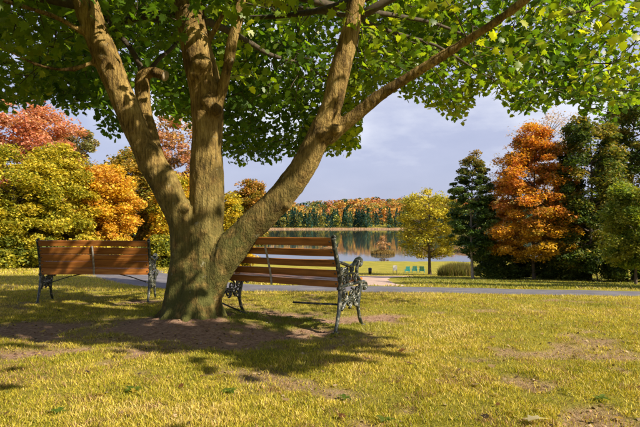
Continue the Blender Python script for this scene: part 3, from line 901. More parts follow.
# ------------------------------------------------------------------ trees behind
DV = np.array([(-0.42, -0.30, 0.05), (0.42, -0.38, 0), (0.05, 0.62, 0)])
DT = np.array([(0, 1, 2)])

def env_round(t): return np.sqrt(np.maximum(0, 1 - (2 * t - 1) ** 2)) ** 0.8
def env_maple(t): return np.interp(t, [0, .12, .3, .5, .75, .92, 1.0], [.75, 1.0, 1.0, .88, .62, .38, .12])
def env_column(t): return np.clip(np.sqrt(np.maximum(0, 1 - (2 * t - 0.95) ** 2)), 0, 1) ** 0.6
def env_tall(t): return np.interp(t, [0, .12, .35, .6, .8, .93, 1.0], [.35, .8, 1.0, .85, .55, .25, .04])
def env_pine(t): return np.clip(1.05 - t, 0, 1) ** 0.55 * smooth(-0.05, 0.25, t)
def env_wide(t): return np.clip(1.0 - (np.clip(t - 0.2, 0, 1) / 0.8) ** 2.6, 0, 1) ** 0.5

def bgtree(name, label, cat, x, y, top, width, bottom, env, pal, n=9000, leaf=0.22, nclump=90, clump=0.55, group='trees around the lawn and lake', trunk_mat='trunk', tr=0.12, lean=0.0, seed=0, limbs=24, flat=0.6):
    """top, bottom: heights of the crown in metres above the tree's foot; pal(t, h, r, rg) gives a colour per leaf"""
    if nclump > 65: nclump = int(nclump * 1.5)
    n = int(n * 2.7); clump *= 1.18; leaf *= 0.84
    rg = np.random.default_rng(seed + 100)
    z0 = float(terrain(x, y))
    root = empty(name, (x, y, z0), label, cat, group)
    ch = top - bottom
    cc = []
    while len(cc) < nclump:
        t = rg.random(); e_ = float(env(np.array(t)))
        if rg.random() > e_ ** 1.2 + 0.05: continue
        rr = e_ * width / 2 * (0.30 + 0.70 * rg.random() ** 0.5); a = rg.random() * 2 * math.pi
        rr *= 0.82 + 0.36 * rg.random()
        cc.append((rr * math.cos(a) + lean * t * ch, rr * math.sin(a), bottom + t * ch, t, rr / (e_ * width / 2 + .01)))
    cc = np.array(cc)
    wgt = 0.5 + rg.random(nclump)
    ci = rg.choice(nclump, n, p=wgt / wgt.sum())
    csz = clump * (0.6 + 0.8 * rg.random(nclump))
    o3 = rg.normal(size=(n, 3)); o3 /= np.linalg.norm(o3, axis=1)[:, None]; o3 *= (rg.random(n) ** 0.5)[:, None]
    P = cc[ci, :3] + o3 * csz[ci, None] * np.array([1, 1, flat])
    P[:, 2] = np.maximum(P[:, 2], 0.05)
    P[:, 2] -= 0.25 * (np.hypot(P[:, 0], P[:, 1]) / (width / 2)) ** 2 * flat * 0.6
    P[:, 2] = np.maximum(P[:, 2], 0.05)
    R = rand_frames(n, 0.5, 0.3, rg)
    s_ = leaf * (0.6 + 0.8 * rg.random(n))
    tt = np.clip((P[:, 2] - bottom) / ch, 0, 1)
    cl_h = rg.random(nclump)[ci]
    Cc = pal(tt, cl_h, P, rg)
    V, T, CC = scatter(DV, DT, P, R, s_, Cc)
    me_ = fast_mesh('crown', V, T); add_col(me_, 'Col', CC)
    obj('crown', me_, M['foliage'], root)
    mb = MB()
    P = spline([(0, 0, -0.15), (0.05 * rg.normal(), 0.05, bottom * 0.5 + 0.3), (lean * ch * .4 + 0.1 * rg.normal(), 0.1 * rg.normal(), bottom + ch * 0.45), (lean * ch * .9, 0, top * 0.88)], 6)
    mb.tube(P, np.linspace(tr, 0.02, len(P)), 8)
    for j in rg.choice(nclump, min(limbs, nclump), replace=False):
        q = cc[j, :3]; i = int(np.clip(np.searchsorted(P[:, 2], q[2] - 0.5 * math.hypot(q[0], q[1])), 2, len(P) - 2))
        mid = (P[i] + q) / 2 + np.array([0, 0, 0.12])
        L = spline([P[i], mid, q], 3); mb.tube(L, np.linspace(tr * 0.32, 0.012, len(L)), 5)
    obj('trunk', mb.mesh('trunk', True), M[trunk_mat], root)
    return root

def pal_mix(cols, stops=None, spread=0.25, byh=0.0):
    cols = np.array(cols, float); k = len(cols)
    def f(t, h, P, rg):
        v = h * (1 - byh) + t * byh + rg.normal(size=len(t)) * spread
        v = np.clip(v, 0, 0.9999) * (k - 1)
        i = v.astype(int); fr = (v - i)[:, None]
        return cols[i] * (1 - fr) + cols[np.minimum(i + 1, k - 1)] * fr
    return f
YG = [(0.20, 0.21, 0.02), (0.36, 0.31, 0.025), (0.54, 0.41, 0.035), (0.28, 0.27, 0.025)]
YEL = [(0.58, 0.40, 0.03), (0.64, 0.36, 0.03), (0.50, 0.38, 0.04), (0.58, 0.29, 0.05)]
ORG = [(0.50, 0.26, 0.025), (0.48, 0.17, 0.03), (0.52, 0.22, 0.10)]
RED = [(0.52, 0.24, 0.14), (0.56, 0.32, 0.19), (0.46, 0.17, 0.10)]
GRN = [(0.030, 0.060, 0.014), (0.055, 0.090, 0.018), (0.085, 0.115, 0.022)]
def gx_at(px, y): return (px - 320) / F * y

def TR(px, y, *a, **k):
    pass
def tree_px(name, label, cat, px, y, ytop, wpx, ybot, *a, **k):
    """px, ytop, wpx, ybot read off the photograph; y is the distance of the foot"""
    x = gx_at(px, y); z0 = float(terrain(x, y))
    top = EYE + (HOR - ytop) / F * y - z0
    bot = max(0.15, EYE + (HOR - ybot) / F * y - z0)
    return bgtree(name, label, cat, x, y, top, wpx / F * y, bot, *a, **k)

# left of the maple
tree_px('autumn_tree', 'yellow-green leafy tree reaching the ground at the left edge of the photo', 'tree', 14, 27, 150, 92, 262, env_wide, pal_mix(YG), n=20000, leaf=0.165, nclump=120, clump=0.55, seed=1)
tree_px('autumn_tree', 'yellow-green tree right behind the left end of the left bench', 'tree', 58, 29, 148, 66, 262, env_round, pal_mix(YG + [(0.46, 0.36, 0.03)]), n=16000, leaf=0.165, nclump=100, clump=0.5, seed=2)
tree_px('autumn_tree', 'tall salmon-red tree rising above the yellow-green trees at far left', 'tree', 18, 38, 100, 120, 215, env_round, pal_mix(RED), n=14000, leaf=0.24, nclump=110, clump=0.7, seed=3)
tree_px('autumn_tree', 'golden-orange tree above the middle of the left bench', 'tree', 104, 31, 166, 62, 255, env_round, pal_mix(YEL + ORG[:1]), n=16000, leaf=0.165, nclump=90, clump=0.5, seed=4)
tree_px('autumn_tree', 'pinkish-brown tree seen between the left stem and the middle stem of the maple', 'tree', 172, 44, 118, 74, 230, env_round, pal_mix([(0.42, 0.19, 0.11), (0.46, 0.26, 0.15), (0.36, 0.24, 0.06)]), n=10000, leaf=0.24, nclump=90, clump=0.75, seed=5)
tree_px('autumn_tree', 'olive and orange tree close left of the maple left stem', 'tree', 134, 36, 150, 58, 255, env_round, pal_mix([(0.20, 0.18, 0.03), (0.44, 0.26, 0.04), (0.13, 0.14, 0.02)]), n=10000, leaf=0.22, nclump=80, clump=0.6, seed=6)
tree_px('autumn_tree', 'yellow tree directly behind the maple trunk', 'tree', 176, 33, 178, 50, 262, env_round, pal_mix(YG + YEL[:2]), n=9000, leaf=0.2, nclump=70, clump=0.5, seed=7)
tree_px('autumn_tree', 'grey-green tree between the salmon-red tree and the golden tree', 'tree', 78, 42, 132, 50, 230, env_round, pal_mix([(0.16, 0.17, 0.06), (0.24, 0.23, 0.09), (0.34, 0.22, 0.10)]), n=8000, leaf=0.24, nclump=70, clump=0.7, seed=8)
tree_px('autumn_tree', 'round orange-tipped green tree behind the fork of the maple right stem', 'tree', 250, 46, 181, 36, 248, env_round, lambda t, h, P, rg: pal_mix([(0.11, 0.13, 0.02), (0.24, 0.20, 0.03), (0.42, 0.19, 0.04)], byh=0.6)(t, h, P, rg), n=8000, leaf=0.2, nclump=70, clump=0.5, seed=9)
tree_px('autumn_tree', 'narrow yellow tree just right of the maple trunk', 'tree', 229, 42, 194, 24, 255, env_column, pal_mix(YG + YEL[:1]), n=5000, leaf=0.2, nclump=50, clump=0.5, seed=10)
tree_px('autumn_tree', 'red-leaved tree cut off by the left edge of the photo', 'tree', -42, 34, 120, 70, 230, env_round, pal_mix(RED + YG[:1]), n=8000, leaf=0.24, nclump=70, clump=0.7, seed=11)
tree_px('autumn_tree', 'yellow tree beyond the left edge, behind the lawn', 'tree', -60, 27, 160, 70, 262, env_wide, pal_mix(YG), n=7000, leaf=0.24, nclump=60, clump=0.6, seed=12)
for i, (px_, y_, yt, pal_c, lab) in enumerate([(-112, 33, 140, YG, 'yellow-green tree outside the left edge, nearest of the outer row'), (-165, 38, 130, YEL, 'golden tree outside the left edge, middle of the outer row'), (-225, 44, 135, RED, 'red tree outside the left edge, farthest of the outer row')]):
    tree_px('autumn_tree', lab, 'tree', px_, y_, yt, 80, 262, env_wide, pal_mix(pal_c), n=2600, leaf=0.34, nclump=60, clump=0.8, seed=80 + i)
# shrubs at the foot of the left trees
shr = [(8, 25.5, 236, 40, 'dark green shrub at the left edge, below the yellow-green tree'), (48, 26, 240, 40, 'green shrub behind the left iron end of the left bench'), (88, 27, 236, 40, 'yellowing shrub behind the middle of the left bench'),
       (125, 27, 238, 36, 'yellow shrub behind the right half of the left bench'), (160, 29, 236, 38, 'olive shrub behind the right iron end of the left bench'), (205, 36, 240, 40, 'low shrub hidden mostly by the maple trunk'), (240, 40, 244, 34, 'low yellow shrub seen through the slats of the right bench')]
for i, (px_, y_, yt, w_, lab) in enumerate(shr):
    tree_px('shrub', lab, 'shrub', px_, y_, yt, w_, 274, env_wide, pal_mix([GRN[2], YG[0], YG[1]] if i in (0, 1, 4) else [YG[0], YG[2], YEL[0]]), n=4000, leaf=0.16, nclump=40, clump=0.35, tr=0.04, limbs=10, seed=30 + i, group='shrubs along the tree line')

# right of the lawn
def pal_orange(t, h, P, rg):
    c = pal_mix([(0.56, 0.33, 0.03), (0.56, 0.23, 0.03), (0.52, 0.19, 0.06)], spread=0.3)(t, h, P, rg)
    g = pal_mix([(0.10, 0.12, 0.02), (0.24, 0.20, 0.02)], spread=0.3)(t, h, P, rg)
    gold = np.array([0.54, 0.37, 0.025])
    lo = smooth(0.42, 0.10, t + rg.normal(size=len(t)) * 0.08)[:, None]
    c = c * (1 - 0.6 * lo) + gold * 0.6 * lo
    w = smooth(0.66, 1.05, h + 0.22 * np.clip(P[:, 0] / 2.5, -1, 1) + rg.normal(size=len(t)) * 0.1)[:, None]
    return c * (1 - w) + g * w
tree_px('maple_tree', 'orange autumn tree with golden skirts across the road, left of the dark trees', 'tree', 535, 33.5, 124, 88, 258, env_maple, pal_orange, n=26000, leaf=0.17, nclump=190, clump=0.5, seed=20, tr=0.16, flat=0.5)
tree_px('bare_tree', 'thin pinkish nearly leafless tree behind the top of the orange tree', 'tree', 549, 46, 112, 74, 200, env_round, pal_mix([(0.40, 0.26, 0.20), (0.46, 0.33, 0.26)]), n=2600, leaf=0.16, nclump=110, clump=0.6, seed=21, limbs=110, trunk_mat='pale_trunk', tr=0.12)
tree_px('bare_tree', 'small grey leafless tree between the tall dark tree and the orange tree', 'tree', 503, 46, 150, 26, 215, env_round, pal_mix([(0.30, 0.24, 0.2), (0.36, 0.30, 0.26)]), n=500, leaf=0.14, nclump=60, clump=0.5, seed=22, limbs=60, trunk_mat='pale_trunk', tr=0.08)
DG = [(0.045, 0.080, 0.017), (0.085, 0.13, 0.024), (0.15, 0.175, 0.03), (0.28, 0.21, 0.04)]
tree_px('dark_tree', 'dark green tree touching the right side of the orange tree', 'tree', 590, 32, 112, 66, 262, env_wide, pal_mix(DG), n=18000, leaf=0.19, nclump=130, clump=0.55, seed=23, tr=0.18)
tree_px('dark_tree', 'tall dark green tree at the right edge of the photo', 'tree', 634, 33, 92, 74, 258, env_wide, pal_mix(DG), n=18000, leaf=0.19, nclump=130, clump=0.55, seed=24, tr=0.2)
tree_px('dark_tree', 'dark tree standing just beyond the right edge of the photo', 'tree', 700, 42, 110, 70, 258, env_wide, pal_mix(DG), n=9000, leaf=0.24, nclump=90, clump=0.7, seed=25, tr=0.2)
tree_px('young_tree', 'bright green small tree at the right edge in front of the dark trees', 'tree', 636, 26, 182, 56, 268, env_round, pal_mix([(0.13, 0.20, 0.025), (0.22, 0.26, 0.03), (0.34, 0.32, 0.04)]), n=11000, leaf=0.15, nclump=90, clump=0.4, seed=26, tr=0.08)
for (x_, y_, tp_, lab) in [(15.2, 18.0, 9.5, 'unseen dark tree added beside the road to shade the grass strip, nearer one'), (21.0, 17.5, 9.0, 'unseen dark tree added beside the road to shade the grass strip, farther one')]:  # out-of-view trees, added to throw shade on the grass beyond the road
    bgtree('dark_tree', lab, 'tree', x_, y_, tp_, 5.0, 1.2, env_wide, pal_mix(DG), n=5000, leaf=0.30, nclump=90, clump=0.7, seed=int(x_ * 10), tr=0.18)
def pal_pine(t, h, P, rg):
    c = pal_mix([(0.04, 0.085, 0.022), (0.075, 0.13, 0.03), (0.13, 0.17, 0.04)], spread=0.25)(t, h, P, rg)
    w = (smooth(0.72, 1.0, t + rg.normal(size=len(t)) * 0.10) * 0.75)[:, None]
    return c * (1 - w) + np.array([0.30, 0.17, 0.05]) * w
tree_px('tall_tree', 'tall dark green tree with slim pale trunk and rusty top left of the orange tree', 'tree', 473, 34, 150, 48, 258, env_tall, pal_pine, n=14000, leaf=0.15, nclump=190, clump=0.30, seed=27, trunk_mat='pale_trunk', tr=0.12, flat=0.45)
tree_px('yellow_tree', 'open yellow-green tree on the lakeside lawn with its limbs showing', 'tree', 430, 50, 189, 62, 258, env_round, pal_mix([(0.38, 0.34, 0.035), (0.56, 0.45, 0.05), (0.26, 0.27, 0.035)]), n=6500, leaf=0.22, nclump=90, clump=0.6, seed=28, tr=0.2, limbs=50)
under = [(500, 34.5, 250, 34, 'dark shrub under the left side of the orange tree'), (533, 35, 256, 44, 'dark undergrowth shrub behind the orange tree trunk'), (566, 33, 250, 40, 'dark shrub where the orange tree meets the dark tree'), (598, 31, 246, 44, 'dark green shrub under the dark trees near the road'), (628, 30, 250, 44, 'low dark shrub beside the bright green small tree'), (488, 37, 244, 22, 'narrow dark shrub behind the slim pale trunk'), (664, 31, 246, 44, 'dark shrub beyond the right edge')]
for i, (px_, y_, yt, w_, lab) in enumerate(under):
    tree_px('shrub', lab, 'shrub', px_, y_, yt, w_, 277, env_wide, pal_mix(DG[:3]), n=4500, leaf=0.15, nclump=45, clump=0.38, tr=0.04, limbs=8, seed=50 + i, group='undergrowth at the right trees')

# reeds and islets by the lake
def blades(n, cx, cy, rx, ry, h, w, cols, seed, zf, lean=0.18):
    rg = np.random.default_rng(seed)
    a = rg.random(n) * 2 * math.pi; r = np.sqrt(rg.random(n))
    x = cx + rx * r * np.cos(a); y = cy + ry * r * np.sin(a); z = zf(x, y)
    hh = h * (0.55 + 0.6 * rg.random(n)) * (1 - 0.45 * r ** 3); th = rg.random(n) * math.pi
    ww = w * (0.6 + 0.8 * rg.random(n))
    lx, ly = rg.normal(size=n) * lean * hh, rg.normal(size=n) * lean * hh
    B = np.stack([x, y, z - 0.03], 1); d = np.stack([np.cos(th), np.sin(th), 0 * th], 1) * ww[:, None] / 2
    V = np.stack([B - d, B + d, B + np.stack([lx, ly, hh], 1)], 1).reshape(-1, 3)
    T = np.arange(3 * n).reshape(-1, 3)
    cols = np.array(cols); Cc = np.repeat(cols[rg.integers(0, len(cols), n)], 3, axis=0)
    return V, T, Cc
def stuff_blades(name, label, cat, *a, kind=None):
    V, T, Cc = blades(*a)
    me_ = fast_mesh(name, V, T); add_col(me_, 'Col', Cc)
    return tag(obj(name, me_, M['grass']), label, cat, None, kind)
TERR = lambda x, y: terrain(x, y)
WAT = lambda x, y: np.full(len(x), LAKE)
stuff_blades('tall_grass', 'clump of tall rank grass at the foot of the slim pale trunk', 'tall grass', 9000, gx_at(459, 44), 44, 1.75, 1.2, 1.25, 0.05, [(0.09, 0.11, 0.025), (0.16, 0.15, 0.04), (0.22, 0.17, 0.07)], 61, TERR)
def islet(px_, y_, rx, h, cols, lab, seed):
    return stuff_blades('reed_islet', lab, 'reeds', 3500, gx_at(px_, y_), y_, rx, rx * 0.5, h, 0.10, cols, seed, WAT)
islet(383, 99, 2.3, 0.9, [(0.36, 0.24, 0.08), (0.26, 0.17, 0.06), (0.18, 0.14, 0.05)], 'tan reed islet in the lake left of the yellow tree', 62)
islet(466, 108, 2.6, 1.0, [(0.40, 0.26, 0.14), (0.34, 0.20, 0.09)], 'tan reed islet in the lake right of the yellow tree', 63)
islet(331, 118, 2.0, 0.5, [(0.30, 0.20, 0.10), (0.36, 0.24, 0.14)], 'flat reed islet seen beside the bench top corner', 64)
r_ = bgtree('small_tree', 'small thin orange sapling growing on the reed islet', 'tree', gx_at(384, 99), 99, 3.6, 2.6, 1.0, env_round, pal_mix([(0.42, 0.24, 0.10), (0.36, 0.22, 0.12)]), n=420, leaf=0.25, nclump=30, clump=0.35, seed=70, tr=0.05)
r_.location.z = LAKE - 0.1
# post in the water
p = empty('mooring_post', (gx_at(472, 84), 84, LAKE - 0.3), 'dark wooden post standing in the water right of the yellow tree', 'post')
mb = MB(); mb.tube(np.array([[0, 0, 0], [0.01, 0, 0.9], [0.03, 0, 1.75]]), [0.15, 0.14, 0.13], 10); obj('shaft', mb.mesh('shaft', True), M['post'], p)
mb = MB(); mb.tube(np.array([[0.03, 0, 1.74], [0.03, 0, 1.80], [0.03, 0, 1.84]]), [0.15, 0.15, 0.06], 10); obj('cap', mb.mesh('cap', True), M['post'], p)

# small furniture on the lakeside lawn
def chair(px_, y_, rz, lab):
    x = gx_at(px_, y_); root = empty('lawn_chair', (x, y_, float(terrain(x, y_))), lab, 'chair', 'teal chairs on the lakeside lawn'); root.rotation_euler.z = rz; root.scale = (0.78,) * 3
    for k_ in range(4):
        mb = MB(); mb.box((-0.225 + 0.15 * k_, -0.02, 0.32), (0.13, 0.5, 0.025), 0.004, Matrix.Rotation(math.radians(8), 3, 'X')); obj('seat_slat', mb.mesh('seat_slat'), M['teal'], root)
        mb = MB(); mb.box((-0.225 + 0.15 * k_, -0.33, 0.62), (0.135, 0.025, 0.70), 0.004, Matrix.Rotation(math.radians(18), 3, 'X')); obj('back_slat', mb.mesh('back_slat'), M['teal'], root)
    for s_ in (-1, 1):
        mb = MB(); mb.box((s_ * 0.36, 0.0, 0.54), (0.12, 0.62, 0.025), 0.005); obj('armrest', mb.mesh('armrest'), M['teal'], root)
        mb = MB(); mb.box((s_ * 0.33, 0.24, 0.265), (0.035, 0.09, 0.53), 0.004); obj('leg', mb.mesh('leg'), M['teal'], root)
        mb = MB(); mb.box((s_ * 0.33, -0.24, 0.265), (0.035, 0.09, 0.53), 0.004); obj('leg', mb.mesh('leg'), M['teal'], root)
chair(407, 57, 0.15, 'teal wooden lawn chair, left one of the three by the yellow tree')
chair(414.5, 57.5, -0.1, 'teal wooden lawn chair, middle one of the three by the yellow tree')
chair(422, 57, -0.3, 'teal wooden lawn chair, right one of the three by the yellow tree')
x = gx_at(370, 54); p = empty('litter_bin', (x, 54, float(terrain(x, 54))), 'small dark bin standing alone on the bright lakeside lawn', 'bin')
mb = MB(); mb.tube(np.array([[0, 0, 0], [0, 0, 0.25], [0, 0, 0.55]]), [0.15, 0.17, 0.19], 14); obj('body', mb.mesh('body', True), M['black'], p)
mb = MB(); mb.tube(np.array([[0, 0, 0.55], [0, 0, 0.60], [0, 0, 0.68]]), [0.20, 0.20, 0.08], 14); obj('lid', mb.mesh('lid', True), M['black'], p)
x = gx_at(395, 56); p = empty('notice_board', (x, 56, float(terrain(x, 56))), 'white notice board on two short posts on the lakeside lawn', 'sign')
mb = MB(); mb.box((0, 0, 0.62), (0.46, 0.04, 0.56), 0.008); obj('board', mb.mesh('board'), M['white'], p)
for s_ in (-1, 1):
    mb = MB(); mb.box((s_ * 0.20, 0.045, 0.42), (0.05, 0.045, 0.88), 0.005); obj('post', mb.mesh('post'), M['post'], p)

# ------------------------------------------------------------------ far shore
rg = np.random.default_rng(5)
VV, TT, CCc = [], [], []; nn = 0
def far_crown(x, y, h, w, conifer, c, nl):
    global nn
    z0 = float(terrain(x, y))
    t = rg.random(nl)
    if conifer: e_ = (1 - t) ** 0.8 * w / 2; zz = z0 + h * (0.06 + 0.94 * t)
    else: e_ = env_round(t * 0.9 + 0.05) * w / 2; zz = z0 + h * (0.2 + 0.8 * t)
    a = rg.random(nl) * 2 * math.pi; r = e_ * (0.55 + 0.45 * rg.random(nl))
    P = np.stack([x + r * np.cos(a), y + r * np.sin(a), zz], 1)
    R = rand_frames(nl, 0.4, 0.5, rg)
    V, T, C_ = scatter(DV, DT, P, R, (0.20 if conifer else 0.24) * w * (0.6 + 0.7 * rg.random(nl)), np.clip(np.array(c) * (0.75 + 0.5 * rg.random((nl, 1))), 0, 1))
    VV.append(V); TT.append(T + nn); CCc.append(C_); nn += len(V)
CON = [(0.018, 0.055, 0.045), (0.026, 0.072, 0.050), (0.040, 0.085, 0.045)]
HRD = [(0.42, 0.20, 0.05), (0.46, 0.26, 0.06), (0.36, 0.15, 0.06), (0.24, 0.22, 0.05), (0.40, 0.28, 0.08), (0.12, 0.14, 0.04)]
for k_ in range(520):
    x = -240 + 480 * rg.random(); y = 402 + 28 * rg.random()
    if rg.random() < 0.86: far_crown(x, y, 10.5 + 5.5 * rg.random() + 0.012 * x, 5.0 + 2.4 * rg.random(), True, CON[rg.integers(3)], 150)
    else: far_crown(x, y, 8 + 5 * rg.random(), 6, False, HRD[3] if rg.random() < .6 else (0.30, 0.30, 0.06), 140)
for k_ in range(1500):
    y = 436 + 150 * rg.random() ** 0.8; x = (-300 + 600 * rg.random()) * y / 430
    far_crown(x, y, 9 + 5 * rg.random(), 7 + 4 * rg.random(), False, HRD[rg.integers(6)] if rg.random() < 0.9 else CON[1], 85)
me = fast_mesh('far_forest', np.vstack(VV), np.vstack(TT)); add_col(me, 'Col', np.vstack(CCc))
tag(obj('far_forest', me, M['foliage']), 'far wood of dark conifers below an orange hillside across the lake', 'forest', None, 'stuff')
n = 14000
x = -300 + 600 * rg.random(n); y = 396 + 9 * rg.random(n)
hh = 0.6 + 0.7 * rg.random(n); B = np.stack([x, y, np.maximum(terrain(x, y), LAKE) - 0.1], 1); d = np.stack([0.20 + 0.2 * rg.random(n), 0 * x, 0 * x], 1)
V = np.stack([B - d, B + d, B + np.stack([rg.normal(size=n) * .2, 0 * x, hh], 1)], 1).reshape(-1, 3)
me = fast_mesh('reed_belt', V, np.arange(3 * n).reshape(-1, 3)); add_col(me, 'Col', np.repeat(np.array([(0.50, 0.33, 0.20), (0.42, 0.25, 0.16), (0.52, 0.38, 0.24)])[rg.integers(0, 3, n)], 3, axis=0))
tag(obj('reed_belt', me, M['grass']), 'belt of tan reeds along the far lake shore', 'reeds', None, 'stuff')

# ------------------------------------------------------------------ grass
def grass_patch(n, y0, y1, h, w, two, seed, pw=1.0):
    rg = np.random.default_rng(seed)
    y = y0 + (y1 - y0) * rg.random(n) ** pw
    hw = 0.72 * y + 0.7
    x = (2 * rg.random(n) - 1) * hw
    dm = dirt(x, y); rm = road_mask(x, y)
    patch = fbm(x * 1.1, y * 1.1, 0, 3, 44)
    k_ = (rg.random(n) > dm * 1.04 - 0.02) & (rm < 0.25 + 0.3 * rg.random(n)) & (((x - TB[0]) / .34) ** 2 + ((y - TB[1]) / .30) ** 2 > 1)
    trk_d = np.abs(x - np.interp(y, trk[:, 1], trk[:, 0])); k_ &= ~((y > 18.0) & (y < 45) & (trk_d < 1.5 + 0.9 * smooth(22, 38, y)))
    k_ &= (rg.random(n) < 0.30 + 1.1 * smooth(0.30, 0.55, 0.5 * patch + 0.5 * fbm(x * 5, y * 5, 0, 2, 19)))
    x, y, patch, dm = x[k_], y[k_], patch[k_], dm[k_]; n = len(x)
    z = terrain(x, y)
    nr_ = 1 - smooth(8, 12, y)
    z = z + nr_ * (0.022 * (fbm(x * 6, y * 6, 0, 3, 4) - 0.5) - 0.02 * dm) + 0.10 * np.exp(-(((x + 1.2) ** 2 + (y - 5.0) ** 2) / 0.35))
    tuft = fbm(x * 7, y * 7, 0, 2, 12)
    hh = h * (0.45 + 0.75 * rg.random(n)) * (0.55 + 0.9 * tuft); ww = w * (0.7 + 0.6 * rg.random(n))
    th = rg.random(n) * 2 * math.pi; la = rg.random(n) * 2 * math.pi; lm = hh * (0.25 + 0.9 * rg.random(n))
    d = np.stack([np.cos(th), np.sin(th), 0 * th], 1) * ww[:, None] / 2
    B = np.stack([x, y, z - 0.004], 1); ld = np.stack([np.cos(la), np.sin(la), 0 * la], 1)
    tip = B + ld * lm[:, None] + np.array([0, 0, 1]) * hh[:, None]
    if two:
        mid = B + ld * lm[:, None] * 0.35 + np.array([0, 0, 1]) * hh[:, None] * 0.62
        V = np.stack([B - d, B + d, mid + d * .8, mid - d * .8, tip], 1).reshape(-1, 3)
        T = np.array([(0, 1, 2), (0, 2, 3), (3, 2, 4)])[None] + (np.arange(n) * 5)[:, None, None]; kk = 5
    else:
        V = np.stack([B - d, B + d, tip], 1).reshape(-1, 3); T = np.array([(0, 1, 2)])[None] + (np.arange(n) * 3)[:, None, None]; kk = 3
    cols = np.array([(0.12, 0.145, 0.014), (0.29, 0.275, 0.022), (0.43, 0.365, 0.035), (0.54, 0.43, 0.08), (0.58, 0.46, 0.19)])
    fine = fbm(x * 9, y * 9, 0, 2, 85)
    v = np.clip(-0.22 + 0.85 * patch + 0.65 * fine + rg.normal(size=n) * 0.19, 0, 0.999) * 4
    i = v.astype(int); fr = (v - i)[:, None]
    Cc = cols[i] * (1 - fr) + cols[np.minimum(i + 1, 4)] * fr
    dead = (rg.random(n) < 0.08 + 0.45 * smooth(0.56, 0.68, fbm(x * 6, y * 6, 0, 3, 29)))[:, None]
    Cc = np.where(dead, np.array([0.30, 0.19, 0.09]) * (0.6 + 0.8 * rg.random((n, 1))), Cc)
    green = (smooth(16, 19, y) * smooth(1.5, 6, x) * (1 - smooth(38, 46, y)))[:, None] * 0.8
    Cc = Cc * (1 - green) + np.array([0.11, 0.15, 0.02]) * green
    # turf colour turns a deeper green by the trunk
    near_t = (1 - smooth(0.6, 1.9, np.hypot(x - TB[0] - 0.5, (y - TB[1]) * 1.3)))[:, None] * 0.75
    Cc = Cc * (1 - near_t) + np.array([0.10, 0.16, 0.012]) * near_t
    return V, T.reshape(-1, 3), np.repeat(Cc, kk, axis=0)
VV, TT, CC2, nn = [], [], [], 0
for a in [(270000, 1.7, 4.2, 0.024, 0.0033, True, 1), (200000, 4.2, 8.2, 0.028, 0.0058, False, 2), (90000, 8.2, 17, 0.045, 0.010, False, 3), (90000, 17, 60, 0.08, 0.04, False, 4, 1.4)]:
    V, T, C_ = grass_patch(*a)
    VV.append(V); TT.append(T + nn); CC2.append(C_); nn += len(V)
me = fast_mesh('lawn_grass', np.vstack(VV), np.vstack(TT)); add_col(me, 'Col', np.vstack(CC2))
tag(obj('lawn_grass', me, M['grass']), 'short yellow-green grass of the sunlit lawn', 'grass', None, 'stuff')

# ------------------------------------------------------------------ fallen leaves, weeds, pebbles
def ground_z(x, y):
    dm = float(dirt(x, y))
    return float(terrain(x, y)) + 0.022 * (float(fbm(x * 6, y * 6, 0, 3, 4)) - 0.5) - 0.02 * dm + 0.10 * math.exp(-(((x + 1.2) ** 2 + (y - 5.0) ** 2) / 0.35))
leaf_cols = {'brown': (0.20, 0.10, 0.04), 'yellow': (0.52, 0.38, 0.06), 'tan': (0.42, 0.30, 0.17), 'dark': (0.06, 0.045, 0.03)}
flm = {}
for kx, c_ in leaf_cols.items():
    Vc = LV.copy(); Vc[:, 2] = 0.16 * np.abs(Vc[:, 0]) + 0.10 * (Vc[:, 1] - .4) ** 2
    lm = fast_mesh('fallen_leaf', Vc, LT); add_col(lm, 'Col', np.tile(c_, (len(LV), 1))); lm.materials.append(M['maple']); flm[kx] = lm
words = {'brown': 'dry brown maple leaf fallen on the lawn', 'yellow': 'yellow maple leaf fallen on the lawn', 'tan': 'tan curled leaf fallen on the lawn', 'dark': 'dark withered leaf fallen on the lawn'}
def fallen(x, y, s_, kx, lab=None, tilt=0.35):
    o = bpy.data.objects.new('fallen_leaf', flm[kx]); COL.objects.link(o)
    o.location = (x, y, ground_z(x, y) + 0.018)
    o.rotation_euler = (random.uniform(-tilt, tilt), random.uniform(-tilt, tilt), random.uniform(0, 6.28)); o.scale = (s_,) * 3
    tag(o, lab or words[kx], 'leaf', 'fallen leaves on the lawn')
    return o
def zone(x, y):
    px_, py_ = 320 + F * x / y, HOR + F * 0.97 / y
    if math.hypot(x + 1.1, (y - 4.45) * 1.2) < 1.0: return 'on the shaded bare earth in front of the maple'
    if y > 4.2: return 'on the lawn beside the right bench' if -1 < x < 1.4 else ('in the shade near the left bench' if x < -1 else 'on the far right lawn towards the road')
    side = 'at the left edge' if px_ < 110 else ('left of centre' if px_ < 250 else ('at bottom centre' if px_ < 400 else ('right of centre' if px_ < 520 else 'at the right edge')))
    return 'on the sunny lawn ' + side + (', lowest in the photo' if y < 2.9 else ', a little farther back')
kinds = {'brown': 'dry brown maple leaf', 'yellow': 'yellow maple leaf', 'tan': 'tan curled leaf', 'dark': 'dark withered leaf'}
for i in range(80):
    y = 2.35 + 4.5 * random.random() ** 1.5; x = (2 * random.random() - 1) * (0.62 * y)
    if math.hypot(x - TB[0], y - TB[1]) < 0.45: continue
    kx = random.choice(['brown', 'yellow', 'tan', 'tan', 'dark', 'brown'])
    fallen(x, y, random.uniform(0.03, 0.06), kx, kinds[kx] + ' ' + zone(x, y))
